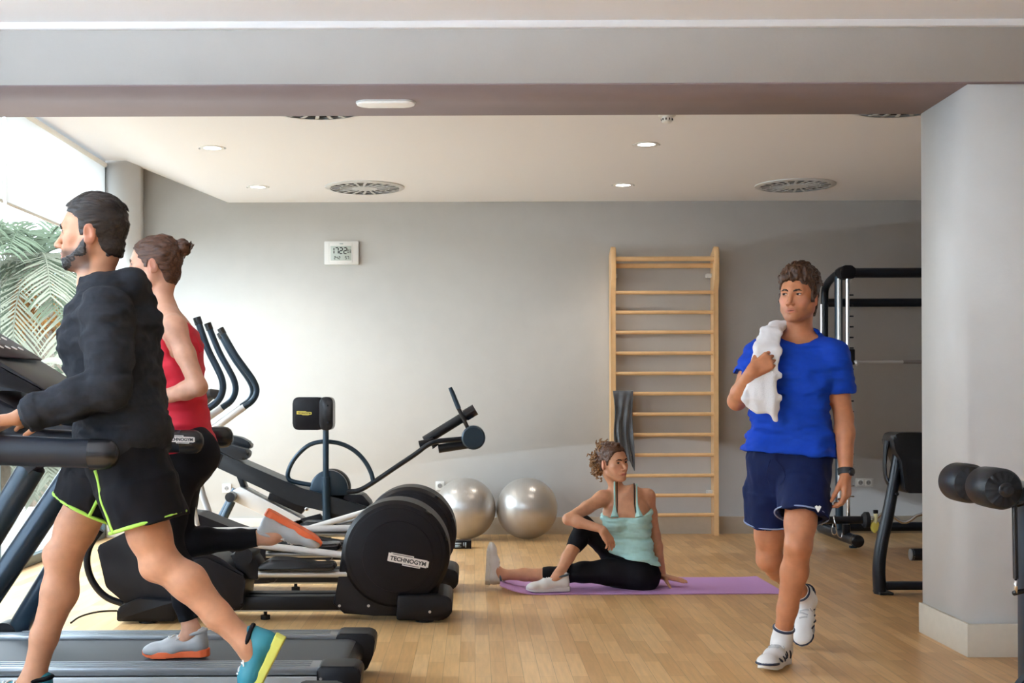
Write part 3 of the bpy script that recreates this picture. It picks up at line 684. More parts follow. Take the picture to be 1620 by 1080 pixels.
# ================================================================ INCLINED BENCH MACHINE behind the trainers
def bench_machine():
    Y = 9.3
    t = thing('bench_machine', 'black inclined bench exercise machine with a round pivot disc and a lever arm of rollers', 'exercise machine', (U(480, 780, Y).x, Y, 0))
    q = lambda px, py, dy=0: U(px, py, Y) + Vector((0, dy, 0))
    def qv(px, py, Ya): v = U(px, py, Y); return Vector((v.x, Ya, v.z))
    def poly(pts, Ya, Yb, bev=.008, r=0):
        P = [q(*p) for p in pts]
        if r: P = [Vector((w.x, 0, w.y)) for w in round_poly([(p.x, p.z) for p in P], r, 4)]
        for p in P: p.y = Ya
        return MB().prism(P, (0, Yb - Ya, 0), bev)
    # cushion and headrest
    poly([(327, 712), (333, 702), (371, 722), (480, 769), (590, 800), (590, 824), (473, 795), (349, 737)], Y - .16, Y + .16, .02, .02).build('bench_cushion', 'black_leather', t)
    poly([(347, 716), (352, 714), (360, 718), (352, 738), (346, 735)], Y - .165, Y + .165, .003).build('strap', 'black_smooth', t)
    poly([(342, 706), (350, 698), (372, 703), (398, 710), (401, 718), (392, 727), (378, 724)], Y - .15, Y - .02, .02, .02).build('headrest_pad', 'black_leather', t)
    poly([(352, 696), (360, 688), (380, 692), (394, 700), (397, 708), (388, 712), (370, 706)], Y + .03, Y + .15, .02, .02).build('headrest_pad', 'black_leather', t)
    poly([(520, 782), (575, 780), (588, 795), (586, 812), (520, 822)], Y - .12, Y + .14, .015, .015).build('seat_end', 'black_plastic', t)
    # frame
    poly([(373, 774), (384, 768), (478, 817), (505, 840), (496, 850), (443, 824), (371, 790)], Y - .10, Y + .10, .008).build('frame_beam', 'bright_paint', t)
    poly([(376, 752), (384, 752), (391, 770), (383, 770)], Y - .06, Y + .06, .004).build('bench_post', 'dark_metal', t)
    poly([(432, 768), (492, 796), (478, 812), (425, 788)], Y - .055, Y + .055, .006).build('hinge_plate', 'black_plastic', t)
    for px, py in ((431, 776), (490, 802)): MB().lathe(q(px, py, -.165 if px > 450 else -.058), (0, -1, 0), [(-.01, .014), (.008, .014), (.012, .009)], 14).build('bolt', 'chrome', t)
    for ya, pa, pb in ((Y - .17, (374, 790), (352, 835)), (Y + .17, (366, 776), (340, 826))):
        a = q(*pa); b = q(*pb); a.y = ya; b.y = ya; d = (b - a).normalized(); e = b + d * ((b.z - .045) / -d.z)
        MB().tube([a, e], .028, 16).build('leg', 'blue_metal', t)
    MB().tube([(q(372, 783).x, Y - .20, q(372, 783).z), (q(372, 783).x, Y + .20, q(372, 783).z)], .036, 18).build('leg_hub', 'black_smooth', t)
    xf = q(318, 0).x
    MB().tube([(xf + .03, Y - .30, .042), (xf + .03, Y + .30, .042)], .04, 16).build('front_foot', 'dark_metal', t)
    MB().tube([(xf + .03, Y, .05), (q(560, 0).x, Y, .05)], .035, 16).build('base_tube', 'dark_metal', t)
    MB().tube([(q(560, 0).x, Y - .30, .042), (q(560, 0).x, Y + .30, .042)], .04, 16).build('rear_foot', 'dark_metal', t)
    poly([(462, 823), (508, 811), (512, 816), (512, 824), (466, 838)], Y - .10, Y - .04, .004).build('rack_bar', 'black_plastic', t)
    # post with disc and weight head
    MB().tube([q(519.5, 660, -.16), q(519.5, 760, -.16)], .022, 18).build('post', 'blue_metal', t)
    MB().tube([q(519.5, 752, -.16), (q(519.5, 0).x, Y - .16, .06)], .030, 18).build('lower_post', 'blue_metal', t)
    MB().tube([(q(519.5, 0).x, Y - .16, .06), (q(519.5, 0).x, Y, .05)], .03, 14).build('post_foot', 'dark_metal', t)
    MB().lathe(q(523, 772, -.12), (0, 1, 0), [(0, .125), (.008, .138), (.05, .140), (.058, .13)], 48).build('pivot_disc', 'blue_metal', t)
    MB().lathe(q(525, 771, -.06), (0, 1, 0), [(0, .132), (.01, .138), (.10, .138), (.11, .13)], 48).build('cam_disc', 'black_plastic', t)
    hb = round_poly([(469, 628), (518, 628), (518, 679), (469, 679)], 10, 5)
    MB().prism([qv(p.x, p.y, Y - .20) for p in hb], (0, .12, 0), .006).build('weight_head', 'black_plastic', t)
    hb = round_poly([(511, 627.5), (532, 627.5), (532, 679.5), (511, 679.5)], 10, 6)
    h = MB().prism([qv(p.x, p.y, Y - .222) for p in hb], (0, .16, 0), .006).build('head_side', 'black_smooth', t)
    for py in (641, 667): MB().lathe(q(524, py, -.2215), (0, -1, 0), [(0, .006), (.003, .005)], 10).build('screw', 'dark_metal', h)
    logo(t, q(487, 653, -.2015), (1, 0, -.03), (.03, 0, 1), .108, 'yellow_plate', 'ink')
    # hoop handle
    MB().tube([q(*p, -.10) for p in ((500, 766), (470, 761), (459, 757), (458, 745), (468, 724), (488, 704), (505, 698), (522, 697), (545, 701), (566, 713), (581, 730), (590, 748), (592, 760))], .0165, 14, smooth_pts=2).build('hoop_handle', 'blue_metal', t)
    # lever arm
    MB().tube([q(*p, -.10) for p in ((540, 774), (556, 776), (572, 774), (596, 759), (628, 737), (660, 716), (676, 703), (690, 697), (712, 695), (745, 692))], .0185, 14, smooth_pts=2).build('lever_arm', 'dark_metal', t)
    MB().tube([q(672, 697, -.02), q(748, 650, -.02)], .036, 18).build('roller_bar', 'black_leather', t)
    MB().tube([q(736, 657, -.02), q(752, 647.5, -.02)], [.043, .043], 18).build('end_cap', 'black_smooth', t)
    MB().tube([q(664, 703, -.06), q(684, 698, -.06), q(690, 706, -.06)], .03, 16).build('arm_joint', 'black_plastic', t)
    MB().tube([q(694, 709, -.06), q(745, 701, -.06)], .033, 18).build('roller_pad', 'black_leather', t)
    MB().lathe(q(749, 691, -.20), (0, 1, 0), [(0, .075), (.008, .086), (.30, .086), (.308, .075)], 36).build('end_roller', 'blue_metal', t)
    MB().tube([q(741, 678, -.12), q(724, 642, -.12)], .015, 14).build('handle_stem', 'black_smooth', t)
    MB().tube([q(726, 646, -.12), q(716, 621, -.12), q(712.5, 613, -.12)], [.018, .0165, .014], 14).build('handle_grip', 'blue_metal', t)
    # seat support to the floor
    MB().tube([(q(560, 0).x, Y, q(0, 812).z), (q(560, 0).x, Y, .05)], .04, 16).build('seat_support', 'dark_metal', t)
bench_machine()
# ================================================================ SQUAT RACK (guided bar)
def rack():
    X = 3.03; XR = 4.35; Yf, Yr = 10.46, 10.93
    t = thing('squat_rack', 'black squat rack with silver guide rods and pegs at the right of the far wall', 'squat rack', (3.7, 10.6, 0))
    for x in (X, XR):
        s = 1 if x == X else -1
        MB().tube([(x, 10.02, .06), (x, 11.03, .06)], .045, 18).build('base_tube', 'dark_metal', t)
        MB().lathe((x, 10.02, .06), (0, -1, 0), [(-.02, .05), (.03, .05), (.036, .04), (.036, 0)], 24).build('foot_cap', 'black_smooth', t)
        MB().box((x - .02, 10.06, .009), (.05, .05, .018), .003).build('foot_pad', 'blue_metal', t)
        MB().tube([(x, Yf + .04, .06), (x, Yf + .04, 2.20)], .032, 18).build('front_upright', 'blue_metal' , t)
        MB().tube([(x - s * .008, Yf - .002, .30), (x - s * .008, Yf - .002, 2.18)], .018, 14).build('upright_strip', 'silver_metal', t)
        MB().tube([(x + s * .045, Yf - .06, .10), (x + s * .045, Yf - .06, 2.18)], .0165, 14).build('guide_rod', 'chrome', t)
        MB().tube([(x, Yr, .06), (x, Yr, 2.06), (x, Yr - .05, 2.17), (x, Yf + .10, 2.225), (x, Yf + .02, 2.225)], .032, 16, smooth_pts=2).build('rear_upright', 'dark_metal', t)
        MB().tube([(x - s * .03, Yr - .03, .1), (x - s * .03, Yr - .03, 2.0)], .014, 12).build('rear_rod', 'chrome', t)
        br = round_poly([(-.05, -.052), (.05, -.052), (.065, -.02), (.065, .03), (.03, .056), (-.03, .056), (-.065, .03), (-.065, -.02)], .008, 2)
        MB().prism([(x + s * .04 + p.x, Yf - .10, 2.225 + p.y) for p in br], (0, .16, 0), .006).build('corner_bracket', 'black_plastic', t)
        for dx, dz in ((-.02, .06), (.02, .06), (.04, -.05)): MB().lathe((x + s * .04 + dx, Yf - .03, 2.225 + dz - .01), (0, 0, 1), [(0, .010), (.012, .010)], 8).build('bolt', 'silver_metal', t)
        for k in range(20):
            z = .38 + .0875 * k
            MB().tube([(x + s * .055, Yf - .02, z), (x + s * .105, Yf - .02, z)], .0065, 8).build('peg', 'chrome' if k < 4 else 'dark_metal', t)
    MB().tube([(X + .06, Yf - .02, 2.225), (XR - .06, Yf - .02, 2.225)], .041, 18).build('top_bar', 'dark_metal', t)
    MB().tube([(X, Yr, 2.015), (XR, Yr, 2.015)], .037, 18).build('rear_bar', 'dark_metal', t)
    MB().tube([(X, 11.02, .07), (XR, 11.02, .07)], .04, 18).build('base_bar', 'dark_metal', t)
    for x, s in ((X, 1), (XR, -1)):
        MB().box((x + s * .075, Yf - .06, 1.53), (.05, .05, .13), .01).build('bar_carriage', 'black_plastic', t)
        MB().tube([(x + s * .10, Yf - .085, 1.50), (x + s * .115, Yf - .10, 1.46)], .014, 10).build('latch_hook', 'silver_metal', t)
        for yy in (Yf - .06,): MB().box((x - s * .02, 10.24, .128), (.05, .06, .086), .006).build('bar_cradle', 'black_plastic', t)
    MB().tube([(X + .10, Yf - .06, 1.487), (XR - .10, Yf - .06, 1.487)], .0135, 14).build('guided_bar', 'silver_metal', t)
    MB().tube([(X + .50, Yf - .06, 1.487), (X + .78, Yf - .06, 1.487)], .0145, 14).build('knurled_grip', mat('knurl', (.30, .27, .26), .5, metal=.8, bump=.5, bscale=900), t)
    # curl bar in the low cradles
    yb, zb = 10.24, .205
    b = thing('curl_bar', 'curl bar with chrome zigzag grip resting low on the front of the rack', 'curl bar', (3.7, yb, zb))
    MB().tube([(3.03 + .02 + d, yb, zb + e) for d, e in ((.13, 0), (.19, 0), (.25, .055), (.31, .055), (.40, -.02), (.46, -.02), (.55, .05), (.70, .05), (.79, -.02), (.85, -.02), (.94, .055), (1.0, .055), (1.06, 0), (1.18, 0))], .0135, 14, smooth_pts=1).build('zigzag_grip', 'chrome', b)
    for s, xa in ((1, 2.80), (-1, 4.58)):
        MB().tube([(xa, yb, zb), (xa + s * .385, yb, zb)], .031, 18).build('sleeve', 'black_smooth', b)
        MB().lathe((xa + s * .36, yb, zb), (s, 0, 0), [(-.02, .045), (0, .066), (.03, .066), (.036, .05)], 28).build('collar', 'black_rubber', b)
        MB().lathe((xa - s * .004, yb, zb), (-s, 0, 0), [(0, .024), (.012, .022), (.014, .0)], 16).build('end_cap', 'chrome', b)
    k = thing('carabiner', 'steel carabiner hanging on the black sleeve of the curl bar', 'carabiner', (2.915, yb, zb))
    MB().tube([(2.915 + .012 * math.sin(a * 2), yb + .040 * math.cos(a), zb - .0402 + .078 * math.sin(a)) for a in [2 * PI * i / 24 for i in range(24)]], .005, 8, closed=True).build('ring', 'chrome', k)
    MB().tube([(2.915, yb - .045, zb - .06), (2.93, yb - .045, zb - .13), (2.96, yb - .045, zb - .14), (2.965, yb - .045, zb - .10)], .004, 8, smooth_pts=2).build('gate', 'chrome', k)
    c = thing('bar_clip', 'yellow clip hanging from the curl bar by the black bench', 'clip', (3.29, yb - .03, .24))
    pc = U(1384, 812, 10.20)
    MB().tube([(pc.x + d, 10.205, pc.z + e) for d, e in ((.005, .0), (.012, -.03), (.008, -.06), (0, -.075))], [.016, .015, .014, .02], 10, smooth_pts=2).build('strap', mat('clip_pale', (.80, .74, .40), .5), c)
    pr = round_poly([(-.035, .02), (.0, .04), (.035, .03), (.035, -.02), (.0, -.065), (-.03, -.03)], .015, 3)
    MB().prism([(pc.x + p.x, 10.195, pc.z - .10 + p.y) for p in pr], (0, .03, 0), .006).build('clip_body', 'yellow_plate', c)
    MB().box((pc.x + .008, 10.205, pc.z + .014), (.035, .03, .03), .005).build('clip_tip', 'black_plastic', c)
rack()
# ================================================================ PREACHER BENCH behind the pillar
def curl_bench():
    Y = 7.72
    t = thing('curl_bench', 'black padded bench on a bent tube leg, half hidden by the pillar', 'bench', (2.75, Y, 0))
    q = lambda px, py, dy=0: U(px, py, Y) + Vector((0, dy, 0))
    MB().tube([q(*p) for p in ((1424, 700), (1419, 730), (1412, 775), (1403, 822), (1394, 862), (1390, 895), (1391, 925), (1393, 942.0))], [.034, .034, .034, .036, .037, .038, .038, .038], 20, smooth_pts=2, flat=1.25).build('leg', 'dark_metal', t)
    MB().box(Vector((q(1394, 0).x, Y, .008)), (.085, .14, .016), .004).build('foot_plate', 'black_rubber', t)
    zb = q(0, 931).z
    MB().bar((q(1396, 0).x, Y, zb), (3.32, Y, zb), .06, .048, bevel=.008).build('base_beam', 'dark_metal', t)
    MB().tube([(3.30, Y - .26, .035), (3.30, Y + .26, .035)], .034, 16).build('rear_foot', 'dark_metal', t)
    MB().tube([(3.28, Y, .05), (3.20, Y, .48)], .034, 16).build('seat_post', 'dark_metal', t)
    MB().box((3.16, Y, .52), (.34, .30, .07), .025).build('seat', 'black_leather', t)
    MB().box((3.3, Y, .055), (.08, .10, .08), .005).build('post_socket', 'black_plastic', t)
    for s, nm in ((1, 'bolt'), (-1, 'bolt')): MB().lathe(q(1421 if s > 0 else 1415, 743 if s > 0 else 780, -.046), (0, -1, 0), [(-.01, .014), (.004, .012), (.006, 0)], 12).build(nm, 'black_smooth', t)
    z = q(0, 880).z
    MB().tube([(q(1433, 0).x, Y - .06, z), (3.05, Y - .06, z)], .037, 18).build('foot_roller', 'black_leather', t)
    MB().lathe((q(1433, 0).x, Y - .06, z), (-1, 0, 0), [(-.01, .037), (.006, .036), (.01, .026), (.01, 0)], 20).build('roller_cap', 'rail_grey', t)
    MB().tube([(2.80, Y, zb), (2.80, Y - .02, z)], .022, 12).build('roller_post', 'dark_metal', t)
    # arm cushion: wide rounded pad
    xa = q(1412, 0).x
    pr = round_poly([(-.02, .0), (.04, -.065), (.17, -.02), (.12, .17), (.06, .34), (-.02, .37), (-.085, .33), (-.07, .18)], .03, 4)
    zt_ = q(0, 778).z
    P = [Vector((xa, Y - .12, q(0, 684).z))]
    body = round_poly([(1404, 690), (1413, 683.5), (1500, 683.5), (1500, 778), (1424, 778), (1418, 727), (1408, 712)], .0 + 6, 4)
    MB().prism([Vector((U(p.x, p.y, Y).x, Y - .10, U(p.x, p.y, Y).z)) for p in body], (0, .22, 0), .018).build('arm_cushion', 'black_leather', t)
    MB().tube([q(1405, 697, .02), q(1402, 715, .02), q(1401, 740, .02), (q(1403, 758, .02)), q(1409, 770, .0)], [.02, .012, .010, .010, .012], 12, smooth_pts=2, flat=2.2).build('cushion_edge', 'dark_metal', t)
curl_bench()
# ================================================================ ROLLER MACHINE in front of the pillar
def roller_machine():
    t = thing('roller_machine', 'black exercise machine with two foam rollers in front of the pillar', 'exercise machine', (2.06, 4.60, 0))
    A, B = U(1513, 761, 4.98), U(1594, 775, 4.42); d = (B - A).normalized(); L = (B - A).length
    def roll(s, e, r):
        n = e - s; prof = [(s, .012), (s + .004, .03), (s + .006, r * .55), (s + .014, r * .86), (s + .034, r * .985), (s + n * .5, r), (e - .034, r * .985), (e - .014, r * .86), (e - .006, r * .55), (e - .004, .03), (e, .012)]
        mb = MB().lathe(A, d, prof, 48)
        ax = d
        for v in mb.bm.verts:     # gathered leather at the ends
            w = v.co - A; h = w.dot(ax); rad = w - ax * h
            k = min(h - s, e - h)
            if k < .03 and rad.length > .03:
                sd, u, _ = frame(ax); an = math.atan2(rad.dot(u), rad.dot(sd))
                v.co += ax * (.0018 * math.cos(an * 14)) * (1 if h - s > e - h else -1)
        return mb
    roll(-.02, .20, .0760).build('foam_roller', 'black_leather', t)
    roll(.30, .535, .0745).build('foam_roller', 'black_leather', t)
    MB().tube([A - d * .03, A + d * (L + .03)], .013, 14).build('axle', 'black_smooth', t)
    MB().tube([A + d * .21, A + d * .29], .026, 20).build('axle_sleeve', 'rail_grey', t)
    MB().lathe(A + d * .535, d, [(0, .026), (.016, .026), (.020, .02), (.020, 0)], 20).build('axle_cap', 'black_smooth', t)
    # crank arm from the sleeve to the column
    s0 = A + d * .25
    MB().tube([s0, s0 + Vector((.10, -.02, -.03)), Vector((2.07, 4.62, .80))], .02, 14, smooth_pts=1).build('roller_arm', 'dark_metal', t)
    MB().box((2.055, 4.62, .45), (.10, .12, .84), .012).build('column', 'blue_metal', t)
    MB().box((2.055, 4.62, .875), (.09, .10, .03), .006).build('column_cap', 'silver_metal', t)
    g0, g1 = U(1605, 800, 4.50), U(1607, 915, 4.50)
    MB().tube([g0, g1], .0095, 14).build('gas_strut', 'black_smooth', t)
    MB().tube([g1, U(1607.5, 938, 4.50)], [.005, .007], 10).build('strut_rod', 'chrome', t)
    MB().tube([U(1607.5, 938, 4.50) + Vector((-.008, 0, 0)), Vector((2.04, 4.56, U(0, 938, 4.5).z))], .009, 10).build('strut_pin', 'black_smooth', t)
    MB().tube([g0 + Vector((-.004, 0, 0)), g0 + Vector((.06, .03, .012))], .009, 10).build('strut_bracket', 'black_smooth', t)
    MB().box((2.30, 4.62, .05), (.60, .30, .06), .02).build('base', 'dark_metal', t)
    MB().lathe((2.035, 4.50, .112), (0, 1, 0), [(0, .08), (.008, .11), (.05, .11), (.058, .08)], 40).build('wheel', 'blue_metal', t)
    MB().box((2.10, 4.545, .10), (.16, .05, .05), .01).build('wheel_arm', 'dark_metal', t)
    MB().box((2.33, 4.62, .01), (.5, .26, .02), .004).build('foot_pad', 'black_rubber', t)
roller_machine()
# ================================================================ EXERCISE MAT
def yoga_mat():
    y0, y1 = 7.705, 8.40; xs = [i / 60 for i in range(61)]; xa, xb = .165, 1.885
    mb = MB(); top = []; bot = []
    for u in xs:
        x = xa + (xb - xa) * u; rows_t, rows_b = [], []
        for j in range(9):
            v = j / 8; y = y0 + (y1 - y0) * v
            lift = .055 * max(0, 1 - u / .13) ** 2 * (1 - .45 * v) + .006 * max(0, (u - .94) / .06) * v
            xx = x + .05 * (v - .5) * (u - .5) * -1
            rows_t.append(mb.bm.verts.new((xx, y, .008 + lift))); rows_b.append(mb.bm.verts.new((xx, y, .002 + lift)))
        top.append(rows_t); bot.append(rows_b)
    n = len(top)
    for i in range(n - 1):
        for j in range(8):
            mb.bm.faces.new((top[i][j], top[i + 1][j], top[i + 1][j + 1], top[i][j + 1])); mb.bm.faces.new((bot[i][j], bot[i][j + 1], bot[i + 1][j + 1], bot[i + 1][j]))
        for j in (0, 8): mb.bm.faces.new((top[i][j], top[i + 1][j], bot[i + 1][j], bot[i][j]))
    for i in (0, n - 1):
        for j in range(8): mb.bm.faces.new((top[i][j], top[i][j + 1], bot[i][j + 1], bot[i][j]))
    o = mb.build('yoga_mat', 'mat_purple')
    tag(o, 'purple exercise mat on the floor with its left end curling up', 'exercise mat')
yoga_mat()
# ================================================================ IMPLICIT SURFACES for bodies and clothes
V3 = lambda *a: np.array(a, dtype=np.float64)
def nrm(v): v = np.asarray(v, float); return v / (np.linalg.norm(v) + 1e-12)
def lerp(a, b, t): return a + (b - a) * t
_rng = np.random.default_rng(5); _LAT = _rng.uniform(-1, 1, (32, 32, 32)).astype(np.float32)
def vnoise(P):
    i = np.floor(P).astype(int); f = P - i; f = f * f * (3 - 2 * f); i &= 31; j = (i + 1) & 31
    x, y, z = f[:, 0], f[:, 1], f[:, 2]
    def L(a, b, c): return _LAT[a, b, c]
    x0, y0, z0, x1, y1, z1 = i[:, 0], i[:, 1], i[:, 2], j[:, 0], j[:, 1], j[:, 2]
    c00 = L(x0, y0, z0) * (1 - x) + L(x1, y0, z0) * x; c10 = L(x0, y1, z0) * (1 - x) + L(x1, y1, z0) * x
    c01 = L(x0, y0, z1) * (1 - x) + L(x1, y0, z1) * x; c11 = L(x0, y1, z1) * (1 - x) + L(x1, y1, z1) * x
    return (c00 * (1 - y) + c10 * y) * (1 - z) + (c01 * (1 - y) + c11 * y) * z
class SDF:
    def __init__(s): s.ops = []; s.post = []
    def _add(s, fn, lo, hi, k, mode): s.ops.append((fn, np.array(lo, float), np.array(hi, float), k, mode)); return s
    def cap(s, a, b, ra, rb=None, k=.02, flat=None, mode='u'):
        """round cone; flat=(direction, factor) squashes the section"""
        a, b = np.asarray(a, float), np.asarray(b, float); rb = ra if rb is None else rb; ba = b - a; l2 = ba @ ba + 1e-12
        def fn(X, Y, Z):
            px, py, pz = X - a[0], Y - a[1], Z - a[2]
            t = np.clip((px * ba[0] + py * ba[1] + pz * ba[2]) / l2, 0, 1)
            wx, wy, wz = px - t * ba[0], py - t * ba[1], pz - t * ba[2]; d2 = wx * wx + wy * wy + wz * wz
            if flat is not None:
                n, f = flat; c = wx * n[0] + wy * n[1] + wz * n[2]; d2 = d2 + c * c * (1 / (f * f) - 1)
            return np.sqrt(d2) - (ra + (rb - ra) * t)
        m = max(ra, rb) * max(1, flat[1] if flat else 1)
        return s._add(fn, np.minimum(a, b) - m, np.maximum(a, b) + m, k, mode)
    def cone(s, a, b, ra, rb, k=.01, flat=None, mode='u'):
        """cone with flat ends (sleeves, hems)"""
        a, b = np.asarray(a, float), np.asarray(b, float); ba = b - a; Ln = np.linalg.norm(ba); u = ba / Ln
        def fn(X, Y, Z):
            px, py, pz = X - a[0], Y - a[1], Z - a[2]; h = px * u[0] + py * u[1] + pz * u[2]
            wx, wy, wz = px - h * u[0], py - h * u[1], pz - h * u[2]; d2 = wx * wx + wy * wy + wz * wz
            if flat is not None:
                n, f = flat; c = wx * n[0] + wy * n[1] + wz * n[2]; d2 = d2 + c * c * (1 / (f * f) - 1)
            r = np.sqrt(d2) - (ra + (rb - ra) * np.clip(h / Ln, 0, 1))
            return np.maximum(r, np.maximum(-h, h - Ln))
        m = max(ra, rb) * max(1, flat[1] if flat else 1)
        return s._add(fn, np.minimum(a, b) - m, np.maximum(a, b) + m, k, mode)
    def ell(s, c, r, R3=None, k=.02, mode='u'):
        c = np.asarray(c, float); R3 = np.eye(3) if R3 is None else np.asarray(R3, float); r = np.asarray(r, float)
        def fn(X, Y, Z):
            px, py, pz = X - c[0], Y - c[1], Z - c[2]
            q = [px * R3[0, i] + py * R3[1, i] + pz * R3[2, i] for i in range(3)]
            k0 = np.sqrt(sum((q[i] / r[i]) ** 2 for i in range(3))); k1 = np.sqrt(sum((q[i] / r[i] ** 2) ** 2 for i in range(3)))
            return k0 * (k0 - 1) / (k1 + 1e-9)
        m = np.abs(R3) @ r
        return s._add(fn, c - m, c + m, k, mode)
    def seg(s, a, b, ra, rb, sa, sb, fa, fb, k=.02, p=2.3, mode='u', flat_a=False, flat_b=False):
        """section from a to b with half sizes (side, front) ra -> rb; sa, sb side and fa, fb front directions"""
        a, b = np.asarray(a, float), np.asarray(b, float); ba = b - a; l2 = ba @ ba; Ln = math.sqrt(l2); u = ba / Ln
        def fn(X, Y, Z):
            px, py, pz = X - a[0], Y - a[1], Z - a[2]; h = (px * ba[0] + py * ba[1] + pz * ba[2]) / l2; t = np.clip(h, 0, 1)
            wx, wy, wz = px - t * ba[0], py - t * ba[1], pz - t * ba[2]
            S_ = [sa[i] + (sb[i] - sa[i]) * t for i in range(3)]; F_ = [fa[i] + (fb[i] - fa[i]) * t for i in range(3)]
            x = np.abs(wx * S_[0] + wy * S_[1] + wz * S_[2]); y = np.abs(wx * F_[0] + wy * F_[1] + wz * F_[2]); z = np.abs(wx * u[0] + wy * u[1] + wz * u[2])
            rx = ra[0] + (rb[0] - ra[0]) * t; ry = ra[1] + (rb[1] - ra[1]) * t; mn = np.minimum(rx, ry)
            q = ((x / rx) ** p + (y / ry) ** p) ** (1 / p)
            d = (np.sqrt(q * q + (z / mn) ** 2) - 1) * mn
            if flat_a: d = np.maximum(d, -h * Ln)
            if flat_b: d = np.maximum(d, (h - 1) * Ln)
            return d
        m = max(*ra, *rb)
        return s._add(fn, np.minimum(a, b) - m, np.maximum(a, b) + m, k, mode)
    def fn(s, f, lo, hi, k=.005, mode='s'): return s._add(f, lo, hi, k, mode)
    def plane(s, p, n, lo, hi, k=.003):
        """cut away the side the normal points to"""
        p, n = np.asarray(p, float), nrm(n)
        return s._add(lambda X, Y, Z: -((X - p[0]) * n[0] + (Y - p[1]) * n[1] + (Z - p[2]) * n[2]), lo, hi, k, 's')
    def noise(s, freq, amp, off=0.0): s.post.append((np.asarray(freq, float), amp, off)); return s
    def eval(s, lo, hi, h):
        n = np.ceil((hi - lo) / h).astype(int) + 1
        ax = [(lo[i] + h * np.arange(n[i])).astype(np.float32) for i in range(3)]
        F = np.full(n, .3, np.float32)
        for fn, l, u, k, mode in s.ops:
            pad = k + 3 * h if mode == 'u' else 2 * h
            i0 = np.maximum(0, np.floor((l - pad - lo) / h).astype(int)); i1 = np.minimum(n, np.ceil((u + pad - lo) / h).astype(int) + 1)
            if np.any(i1 <= i0): continue
            sl = tuple(slice(i0[i], i1[i]) for i in range(3))
            X, Y, Z = ax[0][sl[0]][:, None, None], ax[1][sl[1]][None, :, None], ax[2][sl[2]][None, None, :]
            d = fn(X, Y, Z).astype(np.float32); A = F[sl]
            if mode == 'o': F[sl] = A - d; continue
            if mode == 'u':
                hh = np.maximum(k - np.abs(A - d), 0) / max(k, 1e-6); F[sl] = np.minimum(A, d) - hh * hh * k * .25
            else:
                d = -d; hh = np.maximum(k - np.abs(A - d), 0) / max(k, 1e-6); F[sl] = np.maximum(A, d) + hh * hh * k * .25
        if s.post:
            m = np.abs(F) < .03; I = np.argwhere(m); P = lo + I * h; add = 0
            for fr, am, of in s.post: add = add + am * (vnoise(P * fr + of + 100) - .22)
            F[m] += add.astype(np.float32)
        return F
    def offset(s, f):
        '''grow everything so far by f (a number or a function of X, Y, Z)'''
        lo, hi = s.bounds(.05); return s._add(f if callable(f) else (lambda X, Y, Z: np.float32(f) + 0 * X + 0 * Y + 0 * Z), lo, hi, .03, 'o')
    def at(s, P):
        X, Y, Z = np.asarray(P, float).T; F = np.full(len(X), .3)
        for fn, l, u, k, mode in s.ops:
            d = fn(X, Y, Z)
            if mode == 'o': F = F - d
            elif mode == 'u': hh = np.maximum(k - np.abs(F - d), 0) / max(k, 1e-6); F = np.minimum(F, d) - hh * hh * k * .25
            else: d = -d; hh = np.maximum(k - np.abs(F - d), 0) / max(k, 1e-6); F = np.maximum(F, d) + hh * hh * k * .25
        return F
    def snap(s, p, d, off=0.0, reach=.16):
        '''first surface point met coming in from p + d * reach'''
        t = np.linspace(reach, -.08, 240); P = np.asarray(p, float) + np.outer(t, nrm(d)); F = s.at(P); i = np.argmax(F < off)
        return P[i] if F[i] < off else np.asarray(p, float)
    def bounds(s, pad):
        u = [o for o in s.ops if o[4] == 'u']
        return np.min([o[1] for o in u], 0) - pad, np.max([o[2] for o in u], 0) + pad
def nets(F, lo, h):
    """surface nets"""
    S = (F < 0); n = F.shape; c = np.zeros(tuple(k - 1 for k in n), np.uint8)
    cor = [(i, j, k) for i in (0, 1) for j in (0, 1) for k in (0, 1)]
    for i, j, k in cor: c += S[i:n[0] - 1 + i, j:n[1] - 1 + j, k:n[2] - 1 + k]
    act = (c > 0) & (c < 8); I = np.argwhere(act); idx = np.full(act.shape, -1, np.int32); idx[act] = np.arange(len(I))
    val = np.stack([F[I[:, 0] + a, I[:, 1] + b, I[:, 2] + d] for a, b, d in cor], 1); cp = np.array(cor, float)
    acc = np.zeros((len(I), 3)); cnt = np.zeros(len(I))
    for p in range(8):
        for q in range(p + 1, 8):
            if np.abs(cp[p] - cp[q]).sum() != 1: continue
            a, b = val[:, p], val[:, q]; m = (a < 0) != (b < 0); t = np.where(m, a / np.where(m, a - b, 1), 0)
            acc += np.where(m[:, None], cp[p] + t[:, None] * (cp[q] - cp[p]), 0); cnt += m
    Vt = lo + (I + acc / cnt[:, None]) * h
    faces = []
    for ax in range(3):
        sl0 = [slice(None)] * 3; sl1 = [slice(None)] * 3; sl0[ax] = slice(0, -1); sl1[ax] = slice(1, None)
        A, B = S[tuple(sl0)], S[tuple(sl1)]; E = np.argwhere(A != B)
        o1, o2 = (ax + 1) % 3, (ax + 2) % 3
        ok = (E[:, o1] > 0) & (E[:, o2] > 0) & (E[:, o1] < n[o1] - 1) & (E[:, o2] < n[o2] - 1); E = E[ok]
        ins = S[E[:, 0], E[:, 1], E[:, 2]]
        def g(d1, d2): Q = E.copy(); Q[:, o1] += d1; Q[:, o2] += d2; return idx[Q[:, 0], Q[:, 1], Q[:, 2]]
        q = np.stack([g(-1, -1), g(0, -1), g(0, 0), g(-1, 0)], 1); q[~ins] = q[~ins][:, ::-1]; faces.append(q)
    return Vt, np.concatenate(faces)
